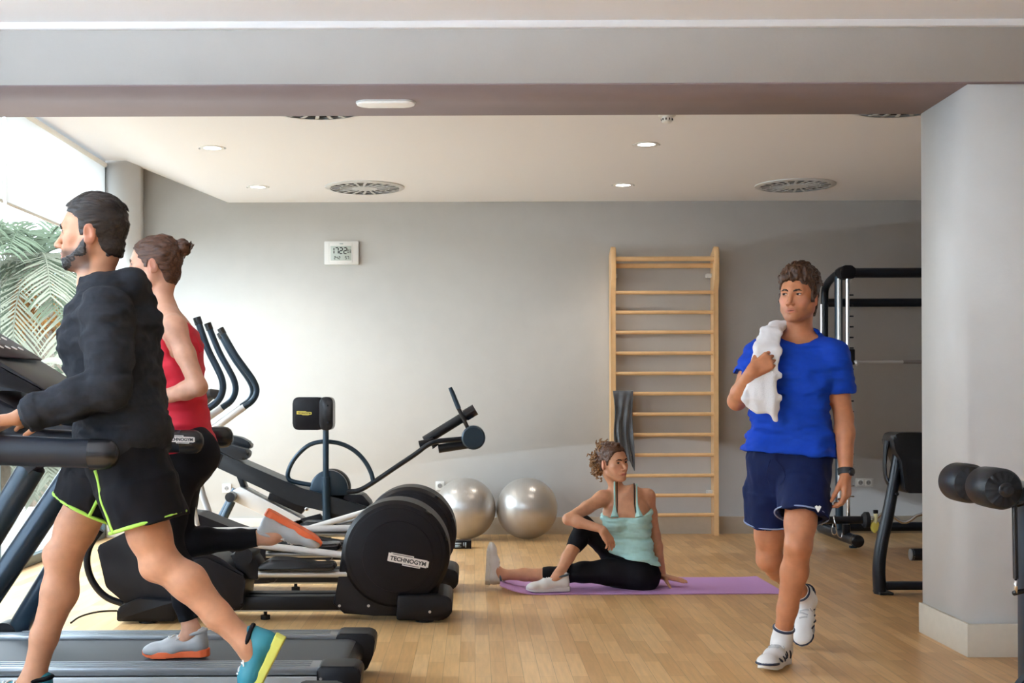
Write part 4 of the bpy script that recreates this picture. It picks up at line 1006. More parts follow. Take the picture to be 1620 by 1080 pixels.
def sdf_mesh(S, h=.0045, fine=()):
    lo, hi = S.bounds(.045); Vt, Fc = nets(S.eval(lo, hi, h), lo, h)
    if fine:
        keep = np.ones(len(Fc), bool); c = Vt[Fc].mean(1); outV, outF = [], []
        for l, u, hf in fine:
            keep &= ~np.all((c > np.asarray(l) + h * .8) & (c < np.asarray(u) - h * .8), 1)
        Fc = Fc[keep]; off = len(Vt); outV.append(Vt); outF.append(Fc)
        for l, u, hf in fine:
            l, u = np.asarray(l, float), np.asarray(u, float); v, f = nets(S.eval(l, u, hf), l, hf); outV.append(v); outF.append(f + off); off += len(v)
        Vt, Fc = np.concatenate(outV), np.concatenate(outF)
    used = np.unique(Fc); mp = np.full(len(Vt), -1); mp[used] = np.arange(len(used))
    return Vt[used], mp[Fc]
def np_mesh(name, Vt, Fc):
    me = bpy.data.meshes.new(name); me.vertices.add(len(Vt)); me.vertices.foreach_set('co', Vt.astype(np.float32).ravel())
    me.loops.add(Fc.size); me.loops.foreach_set('vertex_index', Fc.astype(np.int32).ravel()); me.polygons.add(len(Fc))
    me.polygons.foreach_set('loop_start', np.arange(0, Fc.size, 4, dtype=np.int32)); me.update(calc_edges=True); me.validate(); return me
def sdf_obj(S, name, m, parent, h=.0045, fine=(), color=None):
    Vt, Fc = sdf_mesh(S, h, fine); me = np_mesh(name, Vt, Fc)
    if color is not None:
        at = me.color_attributes.new('tint', 'FLOAT_COLOR', 'POINT'); col = color(Vt)
        n = len(me.vertices); c4 = np.ones((n, 4), np.float32); c4[:, :3] = col[:n]; at.data.foreach_set('color', c4.ravel())
    return link_mesh(name, me, m, parent)
# ---------------------------------------------------------------- people materials
def skin_mat():
    m = mat('skin', (.6, .4, .3), .48, spec=.35, sss=.12, bump=.12, bscale=450); nt = m.node_tree; b = nt.nodes['Principled BSDF']
    a = nt.nodes.new('ShaderNodeVertexColor'); a.layer_name = 'tint'
    n = nt.nodes.new('ShaderNodeTexNoise'); n.inputs['Scale'].default_value = 28; n.inputs['Detail'].default_value = 4
    tc = nt.nodes.new('ShaderNodeTexCoord'); nt.links.new(tc.outputs['Object'], n.inputs['Vector'])
    r = nt.nodes.new('ShaderNodeMapRange'); r.inputs[1].default_value = .3; r.inputs[2].default_value = .7; r.inputs[3].default_value = .90; r.inputs[4].default_value = 1.08
    nt.links.new(n.outputs['Fac'], r.inputs[0]); vm = nt.nodes.new('ShaderNodeVectorMath'); vm.operation = 'MULTIPLY'
    nt.links.new(a.outputs['Color'], vm.inputs[0]); nt.links.new(r.outputs[0], vm.inputs[1]); nt.links.new(vm.outputs[0], b.inputs['Base Color'])
skin_mat()
def hair_mat(name, col, col2, flow=(180, 180, 60)):
    m = mat(name, col, .45, spec=.4); nt = m.node_tree; b = nt.nodes['Principled BSDF']; N = nt.nodes.new; L = nt.links.new
    tc = N('ShaderNodeTexCoord'); mp = N('ShaderNodeMapping'); mp.inputs['Scale'].default_value = flow; L(tc.outputs['Object'], mp.inputs['Vector'])
    n = N('ShaderNodeTexNoise'); n.inputs['Scale'].default_value = 1; n.inputs['Detail'].default_value = 3; L(mp.outputs[0], n.inputs['Vector'])
    cr = N('ShaderNodeValToRGB'); cr.color_ramp.elements[0].position = .35; cr.color_ramp.elements[1].position = .65
    cr.color_ramp.elements[0].color = (*col, 1); cr.color_ramp.elements[1].color = (*col2, 1); L(n.outputs['Fac'], cr.inputs[0]); L(cr.outputs[0], b.inputs['Base Color'])
    bp = N('ShaderNodeBump'); bp.inputs['Strength'].default_value = .6; bp.inputs['Distance'].default_value = .004; L(n.outputs['Fac'], bp.inputs['Height']); L(bp.outputs[0], b.inputs['Normal'])
hair_mat('hair_dark', (.008, .006, .006), (.030, .019, .015), (35, 200, 160))
hair_mat('hair_brown', (.026, .011, .006), (.085, .036, .016), (120, 120, 60))
hair_mat('hair_auburn', (.06, .024, .012), (.13, .055, .028), (160, 120, 160))
hair_mat('hair_chestnut', (.045, .018, .010), (.11, .046, .024), (50, 180, 180))
hair_mat('hair_gold', (.14, .062, .024), (.42, .22, .09))
mat('eye_white', (.58, .55, .52), .3)
mat('iris', (.020, .011, .007), .5, spec=.15)
mat('cloth_blue', (.004, .050, .44), .8, noise=.05, nscale=40, spec=.25, bump=.15, bscale=900)
mat('cloth_navy', (.004, .011, .060), .75, noise=.08, nscale=40, spec=.2, bump=.1, bscale=900)
mat('cloth_black', (.004, .004, .007), .75, noise=.1, nscale=40, spec=.2, bump=.1, bscale=900)
mat('cloth_charcoal', (.019, .021, .027), .85, noise=.18, nscale=60, spec=.2, bump=.2, bscale=800)
mat('cloth_rib', (.020, .023, .030), .85, noise=.1, nscale=60, bump=.4, bscale=500)
mat('cloth_red', (.62, .012, .035), .75, noise=.05, nscale=40, bump=.1, bscale=900)
mat('cloth_mint', (.42, .70, .68), .75, noise=.05, nscale=40, bump=.1, bscale=900)
mat('towel_white', (.80, .79, .80), .95, bump=.8, bscale=420, sheen=.4)
mat('trim_lime', (.42, .75, .10), .6)
mat('shoe_white', (.72, .71, .70), .55, bump=.1, bscale=500)
mat('shoe_teal', (.02, .20, .26), .55, bump=.15, bscale=500)
mat('sole_lime', (.62, .62, .12), .6)
mat('sole_orange', (.85, .16, .05), .6)
mat('sole_white', (.70, .70, .68), .6)
mat('shoe_grey', (.45, .46, .47), .5, bump=.1, bscale=500)
mat('shoe_navy', (.02, .03, .07), .5)
mat('sock_white', (.78, .77, .76), .9, bump=.4, bscale=500)
# ---------------------------------------------------------------- anatomy
def basis(f, up=(0, 0, 1)):
    f = nrm(f); r = nrm(np.cross(f, up)); u = np.cross(r, f); return np.stack([r, f, u], 1)     # columns right, forward, up
class Head:
    def __init__(s, o, f, up=(0, 0, 1), sc=1.0, female=False): s.o = np.asarray(o, float); s.R = basis(f, up); s.sc = sc; s.fem = female; s.eye = .0042
    def p(s, x, y, z): return s.o + s.R @ (np.array([x, y, z]) * s.sc)
    def loc(s, P): return ((P - s.o) @ s.R) / s.sc
    def locg(s, X, Y, Z):
        a, b, c = X - s.o[0], Y - s.o[1], Z - s.o[2]
        return [(a * s.R[0, i] + b * s.R[1, i] + c * s.R[2, i]) / s.sc for i in range(3)]
    def build(s, S, neck, ears=True):
        q, c = s.p, s.sc; R3 = s.R
        def E(x, y, z, r, k, mode='u', M=None): S.ell(q(x, y, z), np.array(r) * c, R3 if M is None else R3 @ M, k * c, mode)
        def K(a, b, ra, rb, k, flat=None, mode='u'): S.cap(q(*a), q(*b), ra * c, rb * c, k * c, flat, mode)
        fm = s.fem; jw = .044 if fm else .052
        E(0, -.014, .034, (.073, .096, .084), .01)
        E(0, .030, .0, (.061, .064, .080), .03)
        E(0, .036, -.058, (.044 if fm else .049, .052, .054), .03)
        for x in (-1, 1):
            K((x * jw, .002, -.056), (x * .016, .066, -.102), .018, .015, .03)
            K((x * (jw + .008), -.005, -.015), (x * jw, .004, -.06), .016, .016, .03)
            E(x * .043, .056, -.026, (.020, .019, .015), .022)
            E(x * .030, .060, -.050, (.018, .018, .02), .02)
        E(0, .079, -.103, (.017, .013, .013), .018)
        K((-.036, .076, .019), (.036, .076, .019), .010 if fm else .013, None or (.010 if fm else .013), .016)
        K((0, .088, .022), (0, .086, .006), .011, .009, .014)
        for x in (-1, 1):
            E(x * .0315, .099, .001, (.0175, .017, .0125), .012, 's')
            E(x * .0315, .0735, .0, (.0150, .0145, .0145), .004)
            E(x * .0315, .0925, -.0005, (.0134, .013, s.eye), .0022, 's')
        K((0, .090, .002), (0, .112, -.036), .0075, .0105, .010)
        E(0, .114, -.040, (.0105, .0105, .0095), .006)
        for x in (-1, 1): E(x * .0125, .101, -.044, (.0078, .0100, .0070), .006)
        for x in (-1, 1): E(x * .0065, .107, -.0515, (.0035, .005, .003), .002, 's')
        E(0, .078, -.066, (.026, .020, .022), .018)
        lt = .0058 if fm else .0050
        for x in (-1, 1):
            K((x * .0250, .084, -.0738), (x * .004, .0975, -.0680), .0035, lt, .005)
            K((x * .0225, .084, -.0748), (0, .0955, -.0800), .0038, lt + .001, .005)
        E(0, .104, -.0738, (.0250, .015, .0012), .0015, 's')
        for x in (-1, 1) if ears else ():
            M = np.array(Matrix.Rotation(R(-14) * 1, 3, 'X')) @ np.eye(3); yw = np.array(Matrix.Rotation(R(-22) * x, 3, 'Z'))
            E(x * .0775, -.014, -.010, (.0065, .018, .031), .008, 'u', yw @ M)
            E(x * .0855, -.011, -.006, (.0055, .0105, .019), .004, 's', yw @ M)
            E(x * .0790, -.008, -.030, (.0055, .010, .011), .006, 'u', yw @ M)
        K((0, -.042, -.045), (0, -.040, -.07), .047, .046, .03)
    def tint(s, P, base, lips=(.50, .20, .17), stubble=0.0, flush=.0):
        L = s.loc(P); x, y, z = np.abs(L[:, 0]), L[:, 1], L[:, 2]; c = np.tile(np.asarray(base, float), (len(P), 1))
        def mix(m, col): nonlocal c; m = np.clip(m, 0, 1)[:, None]; c = c * (1 - m) + np.asarray(col) * m
        ss = lambda v, a, b: np.clip((v - a) / (b - a), 0, 1)
        near = (np.abs(L).max(1) < .16)
        if flush: mix(near * flush * np.exp(-(((x - .045) / .025) ** 2 + ((z + .035) / .02) ** 2)) * ss(y, .02, .06), (.62, .26, .20)); mix(near * flush * .8 * np.exp(-((x / .012) ** 2 + ((z + .042) / .012) ** 2)) * ss(y, .1, .11), (.62, .26, .2))
        mix(near * .55 * np.exp(-(((x - .082) / .012) ** 2)) * ss(y, -.05, -.03) * ss(-y, -.03, -.01), (.62, .25, .18))
        if stubble:
            jaw = ss(-z, .050 - .0 * y, .066) * ss(y, -.02, .012) + ss(-z, .02, .05) * np.exp(-(((y - .008) / .018) ** 2)) * (x > .04)
            mou = np.exp(-((x / .028) ** 2)) * np.exp(-(((z + .0605) / .005) ** 2)) * ss(y, .08, .09)
            m = np.clip(jaw + mou, 0, 1) * (1 - np.exp(-((x / .02) ** 2 + ((z + .0745) / .0075) ** 2))) * ss(z, -.145, -.115)
            mix(near * m * stubble, (.075, .045, .035))
        lp = np.exp(-((x / .0235) ** 4)) * np.exp(-(((z + .0742) / .0088) ** 4)) * ss(y, .080, .086)
        mix(near * lp * .95, lips)
        return c
    def eyes(s, parent, S, look=(0, 0), lash='hair_dark'):
        fw = s.R[:, 1]
        for x in (-1, 1):
            ctr = s.p(x * .0315, .0735, 0); f = nrm(s.R @ np.array([look[0], 1, look[1]]))
            e = MB().sphere(ctr, .0131 * s.sc, u=20, v=14).build('eye', 'eye_white', parent)
            MB().lathe(ctr + f * .0127 * s.sc, f, [(-.001, .0064 * s.sc), (.0006 * s.sc, .0056 * s.sc), (.0010 * s.sc, 0)], 18, False).build('iris', 'iris', e)
            q = [S.snap(s.p(x * a, .08, b), fw, .0006) for a, b in ((.0185, -.0005), (.025, s.eye * .9), (.0315, s.eye * 1.15), (.038, s.eye * .95), (.0455, .0005))]
            MB().tube([Vector(v) for v in q], [.0007, .0013, .0016, .0016, .0008], 6, smooth_pts=2).build('lash_line', lash, e)
    def brows(s, parent, S0, m, th=.0042, lift=0):
        fw = s.R[:, 1]
        for x in (-1, 1):
            S = SDF(); P = [S0.snap(s.p(x * a, .08, b + lift), fw, .0005) for a, b in ((.013, .0145), (.022, .0190), (.034, .0210), (.046, .0160))]
            for i in range(3): S.cap(P[i], P[i + 1], th * s.sc * (.8, 1, .85)[i], th * s.sc * (1, .85, .4)[i], .004)
            S.noise((260, 260, 260), .0009); sdf_obj(S, 'eyebrow', m, parent, .0015)
def hand(S, w, d, n, thumb, sc=1.0, curl=(.3, .35, .4, .45), spread=.06, tcurl=.3, topen=.8, pitch=(1.0, 1.15, .8)):
    """w wrist, d towards the knuckles, n palm normal, thumb: +1/-1 picks the thumb side along d x n"""
    d = nrm(d); n = nrm(np.asarray(n, float) - d * (np.asarray(n, float) @ d)); t = np.cross(d, n) * thumb; w = np.asarray(w, float)
    kn = []
    for i, (o0, o1, L, r0, r1) in enumerate(((.019, .031, .090, .0135, .0118), (.006, .0105, .094, .0135, .0118), (-.007, -.0095, .090, .013, .0112), (-.018, -.0275, .083, .0125, .0105))):
        b = w + (d * .012 + t * o0) * sc; e = w + (d * L + t * o1 - n * .003) * sc; kn.append(e)
        S.cap(b, e, r0 * sc, r1 * sc, .014 * sc)
    S.cap(w + (d * .02 - t * .02 + n * .006) * sc, w + (d * .065 - t * .026 + n * .004) * sc, .0135 * sc, .012 * sc, .014 * sc)
    for i, (L, r) in enumerate(((.070, .0092), (.078, .0094), (.072, .0089), (.057, .0078))):
        p = kn[i]; a = 0; sp = (1.5 - i) * spread; dd = nrm(d + t * sp)
        for j, fr in enumerate((.46, .30, .24)):
            a += curl[i] * pitch[j]; v = dd * math.cos(a) + n * math.sin(a); q = p + v * L * fr * sc
            S.cap(p, q, r * (1.0, .93, .86)[j] * sc, r * (.95, .88, .76)[j] * sc, .0035 * sc if j else .006 * sc); p = q
    p = w + (d * .022 + t * .022 + n * .006) * sc; v = nrm(d * (1.15 - topen * .6) + t * topen * .85 + n * .35)
    for j, (L, ra, rb) in enumerate(((.046, .0150, .0118), (.033, .0105, .0098), (.027, .0096, .0078))):
        q = p + v * L * sc; S.cap(p, q, ra * sc, rb * sc, .010 * sc if j == 0 else .004 * sc); p = q; v = nrm(v + (d * .55 + n * .45 - t * .5) * tcurl)
class Fig:
    """joints in world space -> limbs, torso and clothes built over the same skeleton"""
    def __init__(s, J, D, fwd_h, fwd_s):
        s.J = {k: np.asarray(v, float) for k, v in J.items()}; s.D = D; J = s.J
        s.pel = (J['hipL'] + J['hipR']) / 2; s.shm = (J['shL'] + J['shR']) / 2
        s.sh_side = nrm(J['shR'] - J['shL']); s.hp_side = nrm(J['hipR'] - J['hipL'])
        s.fh, s.fs = nrm(fwd_h), nrm(fwd_s)
    def spine(s, t):
        """0 crotch level, 1 base of the neck"""
        J = s.J; a = s.pel; b = J.get('waist', lerp(s.pel, s.shm, .45)); c = s.shm; e = J['neck']
        pts = [a - nrm(b - a) * .10, a, b, lerp(b, c, .55), c - nrm(c - b) * .01, e]; ts = [0, .17, .42, .70, .92, 1.0]
        t = min(max(t, 0), 1)
        for i in range(5):
            if t <= ts[i + 1]: return lerp(pts[i], pts[i + 1], (t - ts[i]) / (ts[i + 1] - ts[i]))
    def side(s, t): return nrm(lerp(s.hp_side, s.sh_side, np.clip((t - .15) / .7, 0, 1)))
    def front(s, t): return nrm(lerp(s.fh, s.fs, np.clip((t - .15) / .7, 0, 1)))
    def torso(s, S, off=0.0, t0=0.0, t1=1.0, k=.03, prof=None, offs=None, flat_a=False):
        prof = prof or s.D['torso']; ts = sorted({t0, t1, *[p[0] for p in prof if t0 < p[0] < t1]})
        P = np.array(prof); o = (lambda t: off) if offs is None else (lambda t: np.interp(t, *zip(*offs)))
        for i, (a, b) in enumerate(zip(ts, ts[1:])):
            ra = (np.interp(a, P[:, 0], P[:, 1]) + o(a), np.interp(a, P[:, 0], P[:, 2]) + o(a)); rb = (np.interp(b, P[:, 0], P[:, 1]) + o(b), np.interp(b, P[:, 0], P[:, 2]) + o(b))
            sa, sb = s.side(a), s.side(b); u = nrm(s.spine(b) - s.spine(a))
            fa, fb = s.front(a), s.front(b)
            fa, fb = nrm(fa - u * (fa @ u)), nrm(fb - u * (fb @ u)); sa, sb = nrm(sa - fa * (sa @ fa) - u * (sa @ u)), nrm(sb - fb * (sb @ fb) - u * (sb @ u))
            S.seg(s.spine(a), s.spine(b), ra, rb, sa, sb, fa, fb, k, flat_a=flat_a and i == 0)
        return S
    def arm(s, S, sd, off=0.0, upper=(0, 1), fore=(0, 1), k=.02, flat=False, hang=(0, 0, -1)):
        J, D = s.J, s.D; a, b, c = J['sh' + sd], J['el' + sd], J['wr' + sd]; ra = D['arm']
        fn = S.cap
        if upper:
            N = [(0, ra[0]), (.45, ra[1]), (1, ra[2])]; s._chain(S, a, b, N, upper, off, k, flat)
        if fore:
            N = [(0, ra[2]), (.28, ra[3]), (1, ra[4])]; s._chain(S, b, c, N, fore, off, k, flat)
        return S
    def _chain(s, S, a, b, N, rng, off, k, flat, bow=None):
        ts = sorted({rng[0], rng[1], *[n[0] for n in N if rng[0] < n[0] < rng[1]]}); X = [n[0] for n in N]; Rr = [n[1] for n in N]
        pt = lambda t: lerp(a, b, t) + (bow(t) if bow else 0)
        for i, (u, v) in enumerate(zip(ts, ts[1:])):
            last = flat and v == ts[-1]
            (S.cone if last else S.cap)(pt(u), pt(v), np.interp(u, X, Rr) + off, np.interp(v, X, Rr) + off, k)
    def leg(s, S, sd, off=0.0, thigh=(0, 1), shank=(0, 1), k=.025, flat=False):
        J, D = s.J, s.D; a, b, c = J['hip' + sd], J['kn' + sd], J['an' + sd]; r = D['leg']; f = nrm(J['kf' + sd])
        if thigh: s._chain(S, a, b, [(0, r[0]), (.35, r[1]), (.75, r[2]), (1, r[3])], thigh, off, k, flat, lambda t: f * .012 * math.sin(PI * t))
        if shank:
            u = nrm(c - b); bk = -nrm(f - u * (f @ u))
            s._chain(S, b, c, [(0, r[3] - .002), (.28, r[4]), (.65, r[5]), (1, r[6])], shank, off, k, flat, lambda t: bk * .016 * math.sin(PI * min(1, t * 1.5)) * (1 if t < .67 else 0))
            if thigh: S.ell(b + f * r[3] * .55, (r[3] * .62,) * 3, None, .03)
        return S
    def upper(s, S, hd, t0=0.0, up=(0, 1), fore=None, neck=True):
        '''torso, shoulders and arms as on the body, ready to be grown into a garment'''
        D, J = s.D, s.J; s.torso(S, 0, t0)
        for sd in 'LR':
            s.arm(S, sd, 0, up, fore); S.cap(J['sh' + sd], lerp(J['sh' + sd], J['neck'], .62) + V3(0, 0, .012), D['arm'][0] * .95, D['neck'] * .72, .04)
        if neck: S.cap(J['neck'] + V3(0, 0, -.01), lerp(J['neck'], s.nt, .5), D['neck'] * 1.06, D['neck'], .025)
        return S
    def body(s, S, hd, hands=True):
        D, J = s.D, s.J; s.torso(S)
        for sd in 'LR':
            s.leg(S, sd); s.arm(S, sd)
            S.cap(lerp(J['sh' + sd], J['neck'], .0), lerp(J['sh' + sd], J['neck'], .62) + V3(0, 0, .012), D['arm'][0] * .95, D['neck'] * .72, .04)
        nt = J.get('neckT', hd.p(0, -.022, -.075)); s.nt = nt
        S.cap(J['neck'] + V3(0, 0, -.01), nt, D['neck'] * 1.06, D['neck'] * .93, .025)
        hd.build(S, nt)
MALE = dict(torso=[(0, .13, .085), (.10, .160, .108), (.17, .160, .110), (.40, .142, .102), (.60, .158, .112), (.78, .172, .120), (.92, .135, .085), (1.0, .075, .062)], arm=(.056, .050, .040, .044, .028), leg=(.088, .084, .066, .057, .058, .043, .037), neck=.058)
FEM = dict(torso=[(0, .12, .085), (.10, .162, .108), (.17, .158, .108), (.40, .115, .086), (.60, .126, .092), (.78, .138, .100), (.92, .110, .072), (1.0, .058, .050)], arm=(.044, .039, .033, .035, .0235), leg=(.082, .077, .059, .050, .051, .037, .031), neck=.046)
# ---------------------------------------------------------------- shoes
class Shoe:
    """o: point on the ground under the ankle; f toe direction, u up"""
    def __init__(s, o, f, u=(0, 0, 1), sc=1.0): s.o = np.asarray(o, float); s.R = basis(f, u); s.sc = sc
    def p(s, x, y, z): return s.o + s.R @ (np.array([x, y, z]) * s.sc)
    def build(s, parent, upper, sole, lace, collar=None, stripes=None, side=1):
        q, c = s.p, s.sc; S = SDF(); R3 = s.R
        S.ell(q(0, -.032, .050), np.array((.034, .036, .040)) * c, R3, .01)
        S.cap(q(0, -.010, .060), q(0, .085, .046), .036 * c, .034 * c, .03)
        S.cap(q(.004, .085, .040), q(.004, .150, .030), .037 * c, .030 * c, .03, (R3[:, 0], 1.18))
        S.ell(q(.002, .168, .030), np.array((.041, .042, .024)) * c, R3, .03)
        S.cap(q(0, -.022, .070), q(0, -.030, .096), .034 * c, .033 * c, .02)
        S.ell(q(0, -.006, .116), np.array((.029, .036, .028)) * c, R3, .008, 's')
        lo, hi = s.o - .35 * c, s.o + .35 * c
        S.plane(q(0, 0, .016), -R3[:, 2], lo, hi)
        o = sdf_obj(S, 'shoe', upper, parent, .0035)
        T = SDF()
        def fn(X, Y, Z):
            a, b, d = X - s.o[0], Y - s.o[1], Z - s.o[2]
            x, y, z = [(a * R3[0, i] + b * R3[1, i] + d * R3[2, i]) / c for i in range(3)]
            hw = np.interp(np.clip(y, -.075, .215), [-.075, -.065, -.04, .03, .11, .16, .195, .212], [.006, .024, .036, .032, .046, .043, .026, .006])
            r = np.maximum(np.abs(x - .003) - hw, np.maximum(-.072 - y, y - .212)) * .8
            rock = .012 * np.clip((y - .15) / .06, 0, 1) ** 2
            top = .026 + .008 * np.clip(-(y - .02) / .09, 0, 1) + rock * .6
            return np.maximum(r, np.maximum(rock - z, z - top)) * c
        T.fn(fn, np.minimum(q(-.06, -.08, 0), q(.06, .22, .05)) - .07 * c, np.maximum(q(-.06, -.08, 0), q(.06, .22, .05)) + .07 * c, .006, 'u')
        sdf_obj(T, 'sole', sole, o, .003)
        up_, rt = R3[:, 2], R3[:, 0]
        for i in range(5):
            y = .026 + .018 * i; w = .021 - .0008 * i
            MB().tube([Vector(S.snap(q(x, y + abs(x) * .25 * (-1 if x * (i % 2 * 2 - 1) > 0 else 1), .02), up_, .0015 * c)) for x in (-w, -w * .5, 0, w * .5, w)], .0032 * c, 8, smooth_pts=1).build('lace', lace, o)
        for sx in (-1, 1):
            MB().tube([Vector(S.snap(q(0, .040, .060), rt * sx + up_ * .9, .0)), Vector(S.snap(q(0, .036, .060), rt * sx * .3 + up_, .008 * c)), Vector(S.snap(q(sx * .02, .060, .05), rt * sx * .6 + up_, .006 * c))], .0024 * c, 6, smooth_pts=2).build('lace_loop', lace, o)
        if collar:
            MB().tube([q(.0365 * math.cos(a), -.014 + .046 * math.sin(a), .101 - .009 * math.sin(a)) for a in [2 * PI * k / 20 for k in range(20)]], .0075 * c, 10, closed=True).build('collar', collar, o)
        if stripes:
            for sx in (-1, 1):
                for i in range(5):
                    y = -.02 + .030 * i
                    P_ = [S.snap(q(0, y + t * .030, .028 + t * (.040 - .006 * i)), rt * sx, .0008) for t in (0, .25, .5, .75, 1)]
                    MB().tube([Vector(v) for v in P_], [.0040 * c, .0050 * c, .0050 * c, .0044 * c, .003 * c], 8).build('stripe', stripes, o)
            P_ = [S.snap(q(x * .5, .150, .026), R3[:, 1] * math.cos(x * 16) + rt * math.sin(x * 16) * 1.0, .0008) for x in np.linspace(-.08, .08, 11)]
            MB().tube([Vector(v) for v in P_], .0055 * c, 8).build('toe_bumper', stripes, o)
        return o
def sock(p, a, k, shoe_o, Rm, top, r=.044, m='sock_white'):
    u = nrm(k - a); S = SDF(); hi = top > .05
    S.cap(a - u * (.03 if hi else .008), a + u * (top + .03), r * (1.02 if hi else .80), r, .02); S.cap(a + u * .005, np.asarray(shoe_o) + Rm @ V3(0, .055, .048), r * (.90 if hi else .6), r * (.74 if hi else .5), .025); S.cone(a + u * top, a + u * (top + .15), .09, .09, .002, None, 's')
    return sdf_obj(S, 'sock', m, p, .003)
def strands(name, m, parent, roots):
    """roots: list of (list of points, r0, r1)"""
    mb = MB()
    for pts, r0, r1 in roots:
        n = len(pts); mb.tube([Vector(p) for p in pts], [r0 + (r1 - r0) * i / (n - 1) for i in range(n)], 6)
    return mb.build(name, m, parent, auto=180)
def person(name, label, S, base, hd, fine, h=.0045, group=None, **tint):
    o = bpy.data.objects.new('person', bpy.data.meshes.new('tmp')); C.objects.link(o); old = o.data
    Vt, Fc = sdf_mesh(S, h, fine); lo = Vt.min(0); org = Vector(((Vt[:, 0].min() + Vt[:, 0].max()) / 2, (Vt[:, 1].min() + Vt[:, 1].max()) / 2, lo[2]))
    me = np_mesh('person', Vt - np.array(org), Fc); col = hd.tint(Vt, base, **tint)
    at = me.color_attributes.new('tint', 'FLOAT_COLOR', 'POINT'); c4 = np.ones((len(me.vertices), 4), np.float32); c4[:, :3] = col[:len(me.vertices)]; at.data.foreach_set('color', c4.ravel())
    me.polygons.foreach_set('use_smooth', [True] * len(me.polygons)); me.materials.append(MATS['skin'])
    o.data = me; bpy.data.meshes.remove(old); o.location = org; tag(o, label, 'person', group); return o
def around(*pts, pad=.02):
    P = np.array(pts); return P.min(0) - pad, P.max(0) + pad
def A3(v): return np.array(v, float)
def P3(px, py, Y): return np.array(U(px, py, Y), float)
def headbox(hd, r=.15): return (hd.o - V3(r, r, r * .98), hd.o + V3(r, r, r), .0021)
def handbox(w, d, L=.20, pad=.075, hf=.0022):
    w = np.asarray(w, float); e = w + nrm(d) * L; return (np.minimum(w, e) - pad, np.maximum(w, e) + pad, hf)
def neck_cut(S, F, hd, r, lo_off=.0, tilt=None, drop=.0):
    """round neckline opening along the neck"""
    n0 = F.J['neck']; n1 = hd.p(0, -.01, -.09); u = nrm(n1 - n0); fr = F.fs
    a = n0 + fr * .012 - u * .01 - V3(0, 0, drop); S.cap(a, a + (u + fr * .25) * .30, r, r * 1.3, .004, None, 's')
def ring(c, ax, r, th, name, m, parent, flat=1.0, fdir=None, n=36):
    ax = nrm(ax); s = nrm(fdir if fdir is not None else np.cross(ax, (0.3, .9, .2))); s = nrm(s - ax * (s @ ax)); t = np.cross(ax, s)
    return MB().tube([Vector(c + s * math.cos(a) * r + t * math.sin(a) * r * flat) for a in [2 * PI * k / n for k in range(n)]], th, 10, closed=True).build(name, m, parent)
def hair_cap(hd, nt, th, zb, noise=(), name='hair', m=None, parent=None, extra=None, h=.003):
    """grown from the skull itself. th(x, y, z): thickness; zb: list of (y, lowest z), all in head coordinates"""
    S = SDF(); c = hd.sc; hd.build(S, nt, False)
    S.cap(hd.p(0, -.045, -.04), nt, .046 * c, .048 * c, .03 * c)
    S.offset(lambda X, Y, Z: th(*hd.locg(X, Y, Z)) * c)
    if extra: extra(S, hd)
    ys, zs_ = zip(*zb)
    def fn(X, Y, Z):
        x, y, z = hd.locg(X, Y, Z); zz = np.interp(y, ys, zs_) - .024 * np.clip((np.abs(x) - .040) / .03, 0, 1) * np.clip((y - .030) / .02, 0, 1)
        return -(zz - z) * .7 * c
    S.fn(fn, hd.o - .2, hd.o + .2, .004, 's')
    for f, a in noise: S.noise(f, a)
    return sdf_obj(S, name, m, parent, h)
def sstep(v, a, b): t = np.clip((v - a) / (b - a), 0, 1); return t * t * (3 - 2 * t)
def lock(hd, a, flow, ln, lift, rnd, r=(.080, .106, .104), c=(0, -.014, .034), n=6):
    """a strand that follows the skull"""
    r, c = np.array(r), np.array(c); p = np.array(a, float); pts = []
    for i in range(n):
        q = (p - c) / r; q = q / np.linalg.norm(q); w = c + q * (r + lift * math.sin(PI * min(1, (i + 1) / n) * .75)); pts.append(hd.p(*w)); p = w + nrm(np.array(flow(w), float)) * ln / n
    return pts
mat('shoe_slate', (.10, .15, .19), .6)
